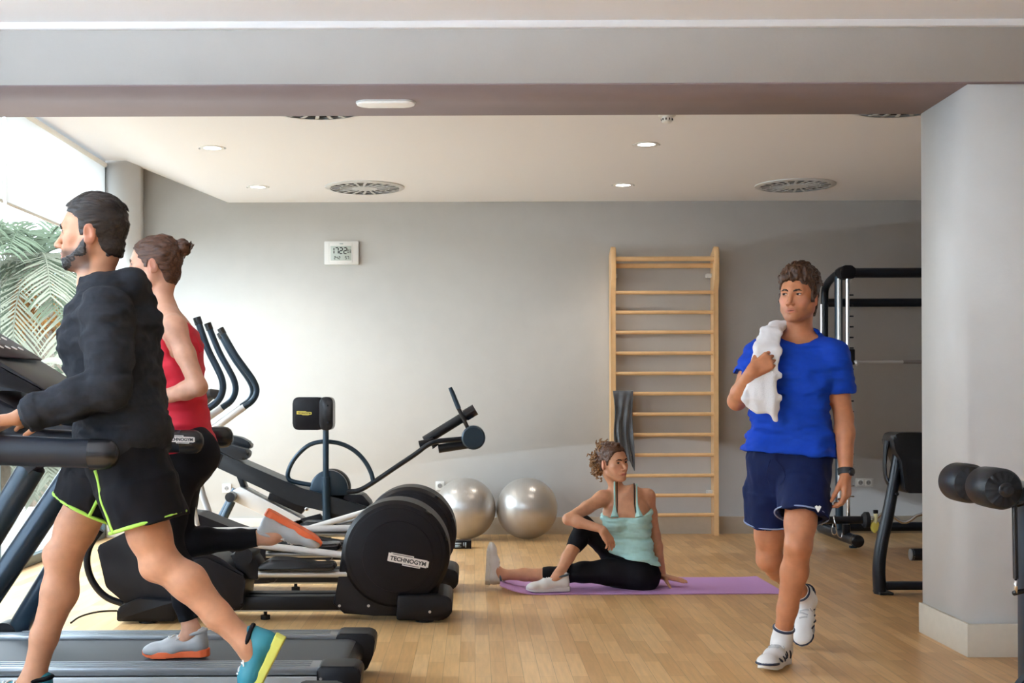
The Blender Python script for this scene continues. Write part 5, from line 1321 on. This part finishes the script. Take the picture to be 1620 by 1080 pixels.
# ================================================================ 1. WALKING MAN with towel
def walking_man():
    D = dict(MALE)
    hd = Head(P3(1263, 468, 5.62), (-.56, -.83, .03), (.05, 0, 1), 1.0); hd.eye = .0032
    # rear foot on its toes
    fr = nrm(V3(-.30, -.62, -.72)); Rr = basis(fr); o_r = P3(1271, 1024, 6.07) * [1, 1, 0] + V3(0, 0, .018) - fr * .195; an_r = o_r + Rr[:, 2] * .10
    ff = nrm(V3(-.54, -.84, .05)); Rf = basis(ff); o_f = V3(1.372, 5.665, .004); an_f = o_f + Rf[:, 2] * .10
    J = dict(hipR=P3(1221, 728, 5.74), hipL=P3(1277, 728, 5.68), neck=P3(1265, 540, 5.68), shR=P3(1203, 562, 5.73), shL=P3(1317, 562, 5.61), waist=P3(1250, 650, 5.69),
             elR=P3(1166, 634, 5.70), wrR=P3(1189, 588, 5.50), elL=P3(1335, 660, 5.64), wrL=P3(1338, 750, 5.56),
             knL=P3(1263, 862, 5.52), anL=an_f, knR=P3(1217, 884, 5.84), anR=an_r, kfL=V3(-.4, -.9, .1), kfR=V3(-.35, -.9, .1))
    F = Fig(J, D, (-.30, -.95, 0), (-.26, -.97, 0)); S = SDF(); F.body(S, hd)
    dR, nR = V3(.80, -.04, .50), V3(.22, .97, -.05); dL, nL = V3(-.02, -.10, -1), V3(-.80, .55, 0)
    hand(S, J['wrR'], dR, nR, 1, 1.0, (.75, .8, .85, .9), .05, .3, .7, (.9, 1.1, .8)); hand(S, J['wrL'], dL, nL, -1, 1.02, (.42, .5, .55, .6), .04, .3, .45)
    for sd, o, Rm in (('L', o_f, Rf), ('R', o_r, Rr)): S.cap(J['an' + sd], o + Rm @ V3(0, .05, .05), .036, .030, .03)
    p = person('person', 'walking man in a blue t-shirt and navy shorts with a towel over his shoulder', S, (.52, .215, .108), hd, [headbox(hd), handbox(J['wrR'], dR), handbox(J['wrL'], dL)], stubble=.22, lips=(.42, .145, .10), flush=.4)
    hd.eyes(p, S, (.38, 0)); hd.brows(p, S, 'hair_brown', .0036, -.002)
    # hair
    def top(S_, h):
        S_.ell(h.p(-.004, .050, .104), np.array((.050, .038, .026)) * h.sc, h.R, .03)
    thk = lambda x, y, z: .004 + .020 * sstep(z, .03, .10) + .005 * sstep(-y, .03, .08)
    hr = hair_cap(hd, F.nt, thk, [(-.13, -.080), (-.055, -.075), (-.036, -.02), (-.024, .016), (.010, .018), (.016, -.020), (.027, -.014), (.036, .040), (.056, .060), (.12, .070)], (((55, 55, 26), .008), ((140, 140, 60), .004)), 'hair', 'hair_brown', p, top)
    rnd = random.Random(4); L = []
    for i in range(210):
        th_, ph = rnd.uniform(0, 2 * PI), rnd.uniform(.05, 1.35); a = V3(math.sin(ph) * math.cos(th_) * .08, -.014 + math.sin(ph) * math.sin(th_) * .1, .034 + math.cos(ph) * .1)
        if a[1] > .055 and a[2] < .072 or a[2] < .045 and a[1] > -.04: continue
        k1, k2 = rnd.uniform(-.7, .7), rnd.uniform(-.3, .5)
        fl = (lambda w: (k1 + w[0] * 3, -.9, .9 if w[1] > .02 else k2)) if a[2] > .06 else (lambda w: (k1 * .5, -.8, -.5 + k2))
        if hd.loc(lock(hd, a, fl, .05, .01, random.Random(1), (.083, .110, .109))[-1])[2] < .045 and a[1] > -.07: continue
        L.append((lock(hd, a, fl, rnd.uniform(.035, .06), rnd.uniform(.006, .018), rnd, (.083, .110, .109)), .0058, .0014))
    strands('hair_locks', 'hair_brown', hr, L)
    # t-shirt
    S = SDF(); F.upper(S, hd, .06, (0, .5), None, False); S.offset(lambda X, Y, Z: .010 + .016 * sstep(-Z, -1.22, -.98) + 0 * X + 0 * Y)
    for sd, e in (('L', .58), ('R', .46)): F._chain(S, J['sh' + sd], J['el' + sd], [(0, .062), (.3, .066), (.58, .063)], (0, e), 0, .02, True); S.ell(J['hip' + sd] + V3(0, 0, .02), (.124, .134, .12), None, .04)
    lo_, hi_ = F.pel - .5, F.pel + .7
    for sd, e in (('L', .58), ('R', .46)):
        u = nrm(J['el' + sd] - J['sh' + sd]); c = lerp(J['sh' + sd], J['el' + sd], e); S.cone(c, c + u * .12, .074, .07, .003, None, 's')
    S.plane(P3(1250, 716, 5.7), nrm(V3(-.10, 0, -1)), lo_, P3(1250, 640, 5.7) + .5)
    neck_cut(S, F, hd, .073, drop=.006); S.noise((8, 8, 30), .010).noise((26, 26, 60), .005).noise((16, 9, 16), .006)
    t = sdf_obj(S, 't_shirt', 'cloth_blue', p, .0042)
    # shorts
    S = SDF(); F.torso(S, .012, .0, .26, .02)
    for sd, e in (('L', .66), ('R', .62)): F._chain(S, J['hip' + sd], J['kn' + sd], [(0, .104), (.3, .114), (.7, .112)], (0, e), 0, .02, True)
    for sd in 'LR': S.cone(lerp(J['hip' + sd], J['kn' + sd], .56), lerp(J['hip' + sd], J['kn' + sd], .8), .092, .088, .004, None, 's')
    S.noise((14, 14, 14), .010).noise((36, 36, 20), .004)
    sh = sdf_obj(S, 'shorts', 'cloth_navy', p, .0042)
    for sd, e in (('L', .655), ('R', .615)):
        c = lerp(J['hip' + sd], J['kn' + sd], e); ring(c, J['kn' + sd] - J['hip' + sd], .1165, .0035, 'hem_piping', mat('piping_pale', (.25, .32, .5), .7), sh)
    # emblem near the left hem: small pale shield shape
    c = S.snap(lerp(J['hipL'], J['knL'], .55) + V3(.05, 0, 0), V3(-.12, -1, 0), .004) + V3(0, -.009, 0); MB().prism([Vector(c) + Vector((x * .014, 0, z * .016)) for x, z in ((-1, .6), (-.4, .9), (0, .5), (.4, .9), (1, .6), (.5, -.3), (0, -1), (-.5, -.3))], (0, .006, 0), .001).build('emblem', 'white_matte', sh)
    for s_, dx in ((-1, -.02), (1, .035)):
        a = P3(1222, 727, 5.585) + V3(dx * .4, 0, 0); MB().tube([Vector(a), Vector(a + V3(dx * .8, -.014, -.03)), Vector(a + V3(dx * 1.2, -.014, -.075)), Vector(a + V3(dx * .5, -.010, -.11))], .0028, 6, smooth_pts=2).build('drawstring', 'cloth_navy', sh)
    # shoes and socks
    for sd, o, f in (('L', o_f, ff), ('R', o_r, fr)):
        s_ = Shoe(o, f, (0, 0, 1), 1.06); so = s_.build(p, 'shoe_white', 'sole_white' if sd == 'L' else 'shoe_grey', 'shoe_grey', 'shoe_navy', 'shoe_navy')
        a, k = J['an' + sd], J['kn' + sd]; u = nrm(k - a)
        so2 = sock(p, a, k, o, s_.R, .075, .0445)
        ring(a + u * .068, u, .0435, .0065, 'sock_band', 'shoe_navy', so2)
    # wrist watch
    w, e = J['wrL'], J['elL']; u = nrm(e - w); S = SDF(); S.cone(w - u * .002, w + u * .026, .0335, .0345, .003); wb_ = sdf_obj(S, 'wristwatch', 'black_rubber', p, .0025)
    n = nrm(V3(.55, -.8, 0)); MB().lathe(w + u * .012 + n * .031, n, [(0, .017), (.007, .016), (.008, .013), (.008, 0)], 24).build('watch_face', 'black_smooth', wb_)
    # towel over his right shoulder
    S = SDF(); sh_ = J['shR']; K = [(P3(1248, 524, 5.79), .042, .017), (P3(1234, 514, 5.70), .041, .017), (P3(1220, 524, 5.60), .041, .017), (P3(1213, 552, 5.53), .046, .017), (P3(1208, 592, 5.515), .060, .018), (P3(1206, 630, 5.515), .070, .018), (P3(1207, 648, 5.52), .068, .017)]
    for (a, wa, ta), (b, wb2, tb) in zip(K, K[1:]):
        u = nrm(b - a); sx = nrm(V3(1, -.12, 0) - u * (V3(1, -.12, 0) @ u)); fx = np.cross(sx, u); S.seg(a, b, (wa, ta), (wb2, tb), sx, sx, fx, fx, .015, 2.6)
    S.cap(P3(1222, 640, 5.515), P3(1227, 664, 5.515), .020, .010, .02); S.plane(P3(1200, 655, 5.515), nrm(V3(-.42, 0, -.9)), P3(1200, 655, 5.5) - .3, P3(1200, 655, 5.5) + .3, .01)
    S.noise((34, 12, 5), .0045).noise((60, 60, 24), .002)
    tw = sdf_obj(S, 'towel', 'towel_white', None, .004); tag(tw, 'white towel hanging over the shoulder of the man in the blue t-shirt', 'towel')
    return p
# ================================================================ 2. SEATED WOMAN stretching
def seated_woman():
    D = dict(FEM); hd = Head(P3(970.5, 731, 7.90), (.56, -.83, .02), (-.09, 0, 1), .98, True)
    o_b = V3(*(P3(881, 0, 7.775)[:2]), .012); fb = nrm(V3(-1, -.06, 0)); Rb = basis(fb); an_b = o_b + Rb[:, 2] * .098      # foot of the bent far leg, crossed over
    an_s = P3(793, 909, 7.97); fs_ = nrm(V3(.06, -.05, 1)); Rs = basis(fs_, (1, -.1, 0)); o_s = an_s - Rs[:, 2] * .098         # straight near leg
    J = dict(hipL=P3(1000, 907, 7.89), hipR=P3(1000, 903, 8.06), waist=P3(995, 858, 7.97), neck=P3(979, 783, 7.97), shR=P3(953, 788, 7.92), shL=P3(1024, 785, 7.98),
             elR=P3(899, 821, 7.82), wrR=P3(953, 837, 7.74), elL=P3(1036, 846, 8.03), wrL=P3(1048, 911, 8.02),
             knR=P3(923, 829, 7.97), anR=an_b, knL=P3(896, 907, 7.93), anL=an_s, kfR=nrm(V3(-.7, -.2, .7)), kfL=V3(0, -.1, 1))
    F = Fig(J, D, nrm(V3(-.62, -.78, 0)), nrm(V3(-.06, -1, 0))); F.hp_side = nrm(np.cross(F.fh, (0, 0, 1)))
    S = SDF(); F.body(S, hd)
    for x in (-.062, .062): S.ell(F.spine(.66) + F.side(.66) * x + F.front(.66) * .078 + V3(0, 0, .0), (.052, .046, .052), None, .03)
    S.ell(J['hipL'] + V3(.06, .0, -.02), (.095, .095, .085), None, .04); S.ell(J['hipR'] + V3(.06, 0, -.02), (.095, .095, .085), None, .04)
    dR, nR = V3(.50, .03, -.86), V3(-.55, .75, -.3); dL, nL = V3(.93, -.30, -.20), V3(0.15, 0, -1)
    hand(S, J['wrR'], dR, nR, 1, .90, (.25, .3, .35, .4), .05, .25, .5); hand(S, J['wrL'], dL, nL, -1, .92, (.02, .02, .02, .02), .16, .05, .95, (-.6, .6, .2))
    S.cap(an_b, o_b + Rb @ V3(0, .05, .05), .033, .028, .03); S.cap(an_s, o_s + Rs @ V3(0, .05, .05), .033, .028, .03)
    p = person('person', 'seated woman in a mint tank top twisting on the purple mat', S, (.60, .30, .175), hd, [headbox(hd), handbox(J['wrR'], dR), handbox(J['wrL'], dL)], lips=(.48, .13, .11), flush=.35)
    hd.eyes(p, S, (.18, 0)); hd.brows(p, S, 'hair_brown', .0036)
    def bun(S_, h):
        S_.ell(h.p(.0, -.085, .085), np.array((.040, .040, .036)) * h.sc, h.R, .02); S_.ell(h.p(.045, -.095, .02), np.array((.03, .03, .045)) * h.sc, h.R, .02)
        for i in range(7): a = i / 6; S_.ell(h.p(.012 + .022 * math.sin(a * 3), .062 - .135 * a, .113 + .012 * math.sin(a * 3.1)), np.array((.019, .017, .012)) * h.sc, h.R, .004)
    thk = lambda x, y, z: .004 + .006 * sstep(z, .03, .10) + .004 * sstep(-y, .02, .08)
    hr = hair_cap(hd, F.nt, thk, [(-.12, -.06), (-.055, -.052), (-.036, -.005), (-.020, .018), (.010, .020), (.016, -.012), (.026, -.010), (.038, .030), (.056, .058), (.075, .074), (.12, .08)], (((30, 110, 110), .004),), 'hair', 'hair_auburn', p, bun)
    rnd = random.Random(11); L = []
    for i in range(330):
        g = rnd.random()
        if g < .6: a = V3(.040, -.098, .000) + V3(rnd.gauss(0, .018), rnd.gauss(0, .018), rnd.gauss(0, .034)); d = nrm(V3(rnd.gauss(.15, .5), rnd.gauss(-.3, .5), rnd.gauss(-.6, .5)))
        else: a = V3(.0, -.080, .088) + V3(rnd.gauss(0, .020), rnd.gauss(0, .022), rnd.gauss(.0, .015)); d = nrm(V3(rnd.gauss(.2, .7), rnd.gauss(-.3, .7), rnd.gauss(.2, .6)))
        ln = rnd.uniform(.022, .045); s1 = nrm(np.cross(d, V3(.3, .5, .8))); s2 = np.cross(d, s1); rr = rnd.uniform(.006, .010); tw = rnd.uniform(1.0, 1.8); ph = rnd.uniform(0, 6)
        L.append(([hd.p(*(a + d * ln * t + (s1 * math.cos(ph + tw * 2 * PI * t) + s2 * math.sin(ph + tw * 2 * PI * t)) * rr)) for t in [k / 11 for k in range(12)]], .0064, .0030))
    strands('curls', 'hair_gold', hr, L)
    # tank top
    B = S; S = SDF(); F.torso(S, 0, .12, .95); bx = [F.spine(.66) + F.side(.66) * x + F.front(.66) * .078 for x in (-.062, .062)]
    for c in bx: S.ell(c, (.052, .046, .052), None, .03)
    S.offset(lambda X, Y, Z: .010 + .006 * sstep(-Z, -.45, -.2) + 0 * X + 0 * Y)
    for sd in 'LR': S.ell(J['hip' + sd] + V3(.04, 0, .03), (.11, .105, .10), None, .05)
    fr, sdv = F.front(.8), F.side(.8); up_ = nrm(F.spine(.8) - F.spine(.5)); lo_, hi_ = F.pel - .6, F.pel + .9
    S.plane(F.spine(.775), nrm(up_ + fr * .22), lo_, hi_); S.plane(P3(998, 882, 7.95), nrm(V3(-.25, 0, -1)), lo_, hi_)
    S.noise((9, 9, 50), .007).noise((20, 20, 80), .004)
    tk = sdf_obj(S, 'tank_top', 'cloth_mint', p, .0035)
    for x in (-1, 1):
        for nm, ox, oz, m_, r_ in (('strap', 0, 0, 'cloth_mint', .0055), ('bra_strap', -.016, 0, 'cloth_black', .0028)):
            q = [B.snap(F.spine(t) + sdv * (x * (s0 + ox)), fr, .004) for t, s0 in ((.73, .078), (.77, .076), (.81, .074), (.85, .072))]
            c0 = F.spine(.86) + sdv * (x * (.071 + ox)); q += [B.snap(c0, fr * math.cos(R(a_)) + V3(0, 0, 1) * math.sin(R(a_)), .004) for a_ in range(8, 178, 12)]
            q += [B.snap(F.spine(t) + sdv * (x * (s0 + ox)), -fr, .004) for t, s0 in ((.84, .064), (.78, .055), (.73, .05))]
            MB().tube([Vector(a) for a in q], r_ if nm != 'strap' else [.026, .019, .012, .008] + [r_] * (len(q) - 4), 8, smooth_pts=1).build(nm, m_, tk)
    # leggings
    S = SDF(); F.torso(S, 0, 0, .50, .03)
    for sd in 'LR': F.leg(S, sd)
    for sd in 'LR': S.ell(J['hip' + sd] + V3(.06, 0, -.02), (.095, .095, .085), None, .04)
    S.offset(.0045); S.cone(F.spine(.44), F.spine(.75), .16, .2, .003, None, 's')
    for sd, e in (('R', .46), ('L', .36)):
        u = nrm(J['an' + sd] - J['kn' + sd]); c = lerp(J['kn' + sd], J['an' + sd], e); S.cone(c, c + u * .3, .063, .060, .003, None, 's')
    S.noise((30, 30, 30), .002); lg = sdf_obj(S, 'leggings', 'cloth_black', p, .004)
    for o, f, u, sd in ((o_b, fb, (0, 0, 1), 'R'), (o_s, fs_, (1, -.1, 0), 'L')):
        Shoe(o, f, u, .96).build(p, 'shoe_white', 'sole_white', 'white_matte', 'shoe_slate')
        a, k = J['an' + sd], J['kn' + sd]; sock(p, a, k, o, basis(f, u), .0, .034)
    return p
# ================================================================ 3. RUNNING MAN in hoodie
def running_man():
    D = dict(MALE); hd = Head(P3(147, 369, 4.15), (-1, .02, .02), (0, 0, 1), 1.02)
    fl = nrm(V3(-.46, 0, -.89)); ul = (-.89, 0, .46); Rl = basis(fl, ul); an_l = P3(392, 1018, 4.05); o_l = an_l - Rl[:, 2] * .10
    zb = .166; fr = nrm(V3(-1, 0, .06)); Rr = basis(fr); o_r = V3(*(P3(46, 0, 4.22)[:2]), zb + .002); an_r = o_r + Rr[:, 2] * .10
    J = dict(hipL=P3(199, 703, 4.06), hipR=P3(193, 703, 4.24), waist=P3(190, 612, 4.15), neck=P3(156, 456, 4.15), neckT=P3(146, 404, 4.15), shL=P3(168, 494, 3.97), shR=P3(160, 494, 4.33),
             elL=P3(174, 614, 3.90), wrL=P3(33, 660, 3.86), elR=P3(168, 612, 4.40), wrR=P3(98, 660, 4.42),
             knL=P3(254, 890, 4.05), anL=an_l, knR=P3(101, 880, 4.22), anR=an_r, kfL=nrm(V3(-.8, 0, -.5)), kfR=nrm(V3(-.9, 0, .2)))
    F = Fig(J, D, (-1, 0, 0), (-1, 0, 0)); S = SDF(); F.body(S, hd)
    dL, nL = V3(-.95, -.30, -.12), V3(-.1, 0, -1); dR, nR = V3(-.98, .12, -.10), V3(-.1, 0, -1)
    hand(S, J['wrL'], dL, nL, -1, 1.02, (.25, .28, .3, .32), .05, .3, .7); hand(S, J['wrR'], dR, nR, 1, 1.02, (.25, .28, .3, .32), .05, .3, .7)
    S.cap(J['anL'], o_l + Rl @ V3(0, .05, .05), .036, .03, .03); S.cap(J['anR'], o_r + Rr @ V3(0, .05, .05), .036, .03, .03)
    p = person('person', 'running man in a charcoal hoodie and black shorts with lime trim on the front treadmill', S, (.54, .265, .155), hd, [headbox(hd), handbox(J['wrL'], dL), handbox(J['wrR'], dR)], stubble=.85, lips=(.45, .20, .17), flush=.3)
    hd.eyes(p, S); hd.brows(p, S, 'hair_dark', .0044)
    S = SDF(); hd.build(S, F.nt, False); S.offset(.0024 * hd.sc)
    def region(X, Y, Z):
        x, y, z = hd.locg(X, Y, Z); zt_ = np.interp(y, (-.01, .008, .028, .055, .083, .12), (-.012, -.028, -.056, -.075, -.083, -.086)); zl = np.interp(y, (-.02, .03, .06, .1), (-.066, -.094, -.116, -.125))
        return -np.maximum(np.maximum(z - zt_, zl - z), -.004 - y) * .6 * hd.sc
    S.fn(region, hd.o - .2, hd.o + .2, .003, 's'); S.noise((280, 280, 280), .0012)
    sdf_obj(S, 'beard', 'hair_dark', p, .0022)
    thk = lambda x, y, z: .003 + .010 * sstep(z + .25 * np.minimum(y + .03, .06), .055, .098)
    hr = hair_cap(hd, F.nt, thk, [(-.13, -.080), (-.06, -.074), (-.040, -.04), (-.028, .005), (-.004, .016), (.005, -.016), (.018, -.012), (.028, .044), (.050, .076), (.09, .092)], (((22, 90, 90), .004), ((50, 220, 220), .002)), 'hair', 'hair_dark', p)
    rnd = random.Random(8); L = []
    for i in range(190):
        a = V3(rnd.uniform(-.055, .055), rnd.uniform(-.08, .085), .09); k1 = rnd.uniform(-.25, .25)
        if a[1] > .07 and abs(a[0]) > .045: continue
        L.append((lock(hd, a, lambda w: (k1, -1, .1 if w[1] > .05 else -.1), rnd.uniform(.045, .075), rnd.uniform(.003, .008), rnd, (.077, .102, .094)), .0042, .0012))
    strands('hair_locks', 'hair_dark', hr, L)
    # hoodie
    S = SDF(); F.torso(S, .02, .13, 1.0, .03, offs=[(0, .020), (.2, .026), (.4, .032), (.7, .022), (1, .010)], flat_a=True)
    for sd in 'LR':
        S.cap(J['sh' + sd], lerp(J['sh' + sd], J['neck'], .62) + V3(0, 0, .006), .072, .052, .04)
        a, b, c = J['sh' + sd], J['el' + sd], J['wr' + sd]; F._chain(S, a, b, [(0, .075), (.5, .071), (1, .062)], (0, 1), 0, .03, False); F._chain(S, b, c, [(0, .062), (.4, .058), (.85, .044), (.93, .036)], (0, .90), 0, .03, True)
    # hood lying on the back
    S.cap(P3(150, 462, 4.06), P3(208, 448, 4.10), .036, .046, .03); S.cap(P3(150, 462, 4.24), P3(208, 448, 4.20), .036, .046, .03)
    S.cap(P3(200, 462, 4.15), P3(226, 505, 4.15), .068, .062, .04); S.cap(P3(222, 500, 4.15), P3(239, 526, 4.15), .045, .024, .02)
    S.cap(hd.p(0, -.01, -.05), P3(148, 452, 4.15), .068, .074, .006, None, 's'); S.ell(J['hipL'] + V3(0, 0, .05), (.135, .12, .12), None, .05); S.ell(J['hipR'] + V3(0, 0, .05), (.135, .12, .12), None, .05); S.plane(P3(190, 726, 4.15), V3(.05, 0, -1), F.pel - .5, F.pel + .4)
    S.ell(P3(116, 452, 4.15), (.060, .085, .060), None, .02, 's')
    S.noise((9, 9, 26), .009).noise((24, 24, 50), .006).noise((60, 60, 60), .0015)
    ho = sdf_obj(S, 'hoodie', 'cloth_charcoal', p, .0042)
    for sd in 'LR':
        b, c = J['el' + sd], J['wr' + sd]; S = SDF(); S.cone(lerp(b, c, .84), lerp(b, c, .99), .045, .039, .004); S.cone(lerp(b, c, .95), lerp(b, c, 1.1), .032, .030, .003, None, 's'); sdf_obj(S, 'cuff', 'cloth_rib', ho, .003)
    # shorts
    S = SDF(); F.torso(S, .008, 0, .22, .02)
    for sd, e in (('L', .66), ('R', .58)): F._chain(S, J['hip' + sd], J['kn' + sd], [(0, .112), (.35, .125), (.7, .122)], (0, e), 0, .025, True)
    for sd, e in (('L', .60), ('R', .52)): S.cone(lerp(J['hip' + sd], J['kn' + sd], e), lerp(J['hip' + sd], J['kn' + sd], .9), .094, .09, .004, None, 's')
    S.noise((14, 14, 14), .008).noise((40, 40, 24), .004); sh = sdf_obj(S, 'shorts', 'cloth_black', p, .0042)
    for sd, e in (('L', .655), ('R', .575)):
        a, b = J['hip' + sd], J['kn' + sd]; c = lerp(a, b, e); ring(c, b - a, .1235, .0062, 'hem_trim', 'trim_lime', sh)
        u = nrm(b - a); fd = V3(-.75, -.66, 0) if sd == 'L' else V3(.35, -.93, 0); f = nrm(fd - u * (fd @ u))
        MB().tube([Vector(S.snap(lerp(a, b, t), f, .004)) for t in (.14, .22, .30, .38, .46, e - .06, e)], .0062, 8, smooth_pts=1).build('side_trim', 'trim_lime', sh)
    for o, f, u, sd in ((o_l, fl, ul, 'L'), (o_r, fr, (0, 0, 1), 'R')):
        Shoe(o, f, u, 1.02).build(p, 'shoe_teal', 'sole_lime' if sd == 'L' else 'sole_white', 'white_matte', 'cloth_black')
        a, k = J['an' + sd], J['kn' + sd]; sock(p, a, k, o, basis(f, u), .03, .0385)
    return p
# ================================================================ 4. RUNNING WOMAN in red
def running_woman():
    D = dict(FEM); hd = Head(P3(244, 419, 5.15), (-1, -.02, -.03), (0, 0, 1), .97, True)
    zb = .166; fl = nrm(V3(-1, 0, -.02)); Rl = basis(fl); o_l = V3(*(P3(301, 0, 5.06)[:2]), zb + .006); an_l = o_l + Rl[:, 2] * .096
    anR = P3(428, 848, 5.25); fr = nrm(V3(.86, 0, -.5)); ur = (-.5, 0, -.86); Rr = basis(fr, ur); o_r = anR - Rr[:, 2] * .096
    J = dict(hipL=P3(291, 707, 5.07), hipR=P3(289, 707, 5.24), waist=P3(283, 620, 5.15), neck=P3(260, 491, 5.15), shL=P3(276, 519, 5.00), shR=P3(264, 519, 5.31),
             elL=P3(314, 612, 4.95), wrL=P3(244, 632, 5.04), elR=P3(290, 606, 5.38), wrR=P3(214, 590, 5.30),
             knL=P3(266, 858, 5.06), anL=an_l, knR=P3(281, 866, 5.25), anR=anR, kfL=nrm(V3(-1, 0, .1)), kfR=nrm(V3(-.7, 0, -.7)))
    F = Fig(J, D, (-1, 0, 0), (-1, 0, 0)); S = SDF(); F.body(S, hd)
    for x in (-.062, .062): S.ell(F.spine(.66) + F.side(.66) * x + F.front(.66) * .078, (.05, .05, .052), None, .03)
    for sd in 'LR': S.ell(J['hip' + sd] + V3(.055, 0, -.03), (.085, .085, .095), None, .04)
    dL, nL = V3(-.9, .25, .2), V3(.2, .9, -.1); dR, nR = V3(-.9, -.1, .3), V3(.1, -1, 0)
    hand(S, J['wrL'], dL, nL, 1, .9, (1.0, 1.0, 1.05, 1.1), .03, .5, .5); hand(S, J['wrR'], dR, nR, -1, .9, (1.0, 1.0, 1.05, 1.1), .03, .5, .5)
    S.cap(J['anL'], o_l + Rl @ V3(0, .05, .05), .033, .028, .03); S.cap(J['anR'], o_r + Rr @ V3(0, .05, .05), .033, .028, .03)
    p = person('person', 'running woman in a red tank top with a hair bun on the rear treadmill', S, (.62, .33, .22), hd, [headbox(hd, .14), handbox(J['wrL'], dL), handbox(J['wrR'], dR)], lips=(.55, .22, .20), flush=.5)
    hd.eyes(p, S); hd.brows(p, S, 'hair_brown', .0034)
    def bun(S_, h):
        S_.ell(h.p(0, -.126, .066), np.array((.033, .028, .034)) * h.sc, h.R, .006); S_.ell(h.p(0, -.120, .088), np.array((.020, .020, .020)) * h.sc, h.R, .008)
    thk = lambda x, y, z: .004 + .003 * sstep(z, .03, .10) + .008 * sstep(-y, .0, .08) * sstep(z, -.09, -.01)
    hr = hair_cap(hd, F.nt, thk, [(-.12, -.085), (-.06, -.082), (-.040, -.03), (-.02, .010), (.008, .016), (.014, -.014), (.026, -.012), (.038, .028), (.055, .055), (.08, .07)], (((30, 110, 110), .004),), 'hair', 'hair_chestnut', p, bun)
    rnd = random.Random(21); L = []
    for i in range(120):
        g = rnd.random()
        if g < .6:
            a = V3(rnd.gauss(0, .016), -.128 + rnd.gauss(0, .013), .070 + rnd.gauss(0, .016)); d = nrm(V3(rnd.gauss(0, 1), rnd.gauss(-.2, 1), rnd.gauss(.2, 1))); ln = rnd.uniform(.018, .032)
            L.append(([hd.p(*(a + d * ln * t + V3(0, -1, 0) * ln * .2 * math.sin(t * 3))) for t in (0, .33, .66, 1)], .0050, .0016))
        else:
            a = V3(rnd.uniform(-.045, .045), -.085, -.05); L.append((lock(hd, a, lambda w: (0, .15, -1), rnd.uniform(.02, .04), .012, rnd, (.07, .085, .10)), .0040, .0010))
    strands('hair_locks', 'hair_chestnut', hr, L)
    S = SDF(); F.torso(S, .010, .15, .82, .03, offs=[(0, .014), (.3, .014), (1, .006)], flat_a=True)
    for x in (-.062, .062): S.ell(F.spine(.66) + F.side(.66) * x + F.front(.66) * .080, (.055, .055, .056), None, .03)
    for sd in 'LR': S.cap(J['sh' + sd] + V3(-.01, 0, .03), lerp(J['sh' + sd], J['el' + sd], .45) , .060, .066, .015, None, 's')
    fr_, sdv = F.front(.8), F.side(.8); S.ell(F.spine(.82) + fr_ * .09 + V3(0, 0, .03), (.05, .085, .06), None, .02, 's')
    S.noise((12, 12, 40), .006); tk = sdf_obj(S, 'tank_top', 'cloth_red', p, .004)
    for x in (-1, 1):
        q = [F.spine(.72) + sdv * x * .07 + fr_ * .098, F.spine(.92) + sdv * x * .062 + fr_ * .05 + V3(0, 0, .02), F.spine(.95) + sdv * x * .055 + V3(0, 0, .032), F.spine(.90) + sdv * x * .05 - fr_ * .075, F.spine(.74) + sdv * x * .045 - fr_ * .108]
        MB().tube([Vector(a) for a in q], .012, 10, smooth_pts=2, flat=.6).build('strap', 'cloth_red', tk)
    S = SDF(); F.torso(S, 0, 0, .30, .03)
    for sd in 'LR': F.leg(S, sd)
    for sd in 'LR': S.ell(J['hip' + sd] + V3(.055, 0, -.03), (.085, .085, .095), None, .04)
    S.offset(.0045); S.plane(F.spine(.27), (0, 0, 1), F.pel - .3, F.pel + .35)
    for sd in 'LR':
        u = nrm(J['an' + sd] - J['kn' + sd]); c = lerp(J['kn' + sd], J['an' + sd], .86); S.cone(c, c + u * .2, .085, .085, .003, None, 's')
    S.noise((30, 30, 30), .002); sdf_obj(S, 'leggings', 'cloth_black', p, .0042)
    for o, f, u, sd in ((o_l, fl, (0, 0, 1), 'L'), (o_r, fr, ur, 'R')):
        Shoe(o, f, u, .95).build(p, 'shoe_grey', 'sole_orange', 'white_matte', 'shoe_grey')
        a, k = J['an' + sd], J['kn' + sd]; sock(p, a, k, o, basis(f, u), .0, .034)
    return p

for _f in (walking_man, seated_woman, running_man, running_woman):
    _f()
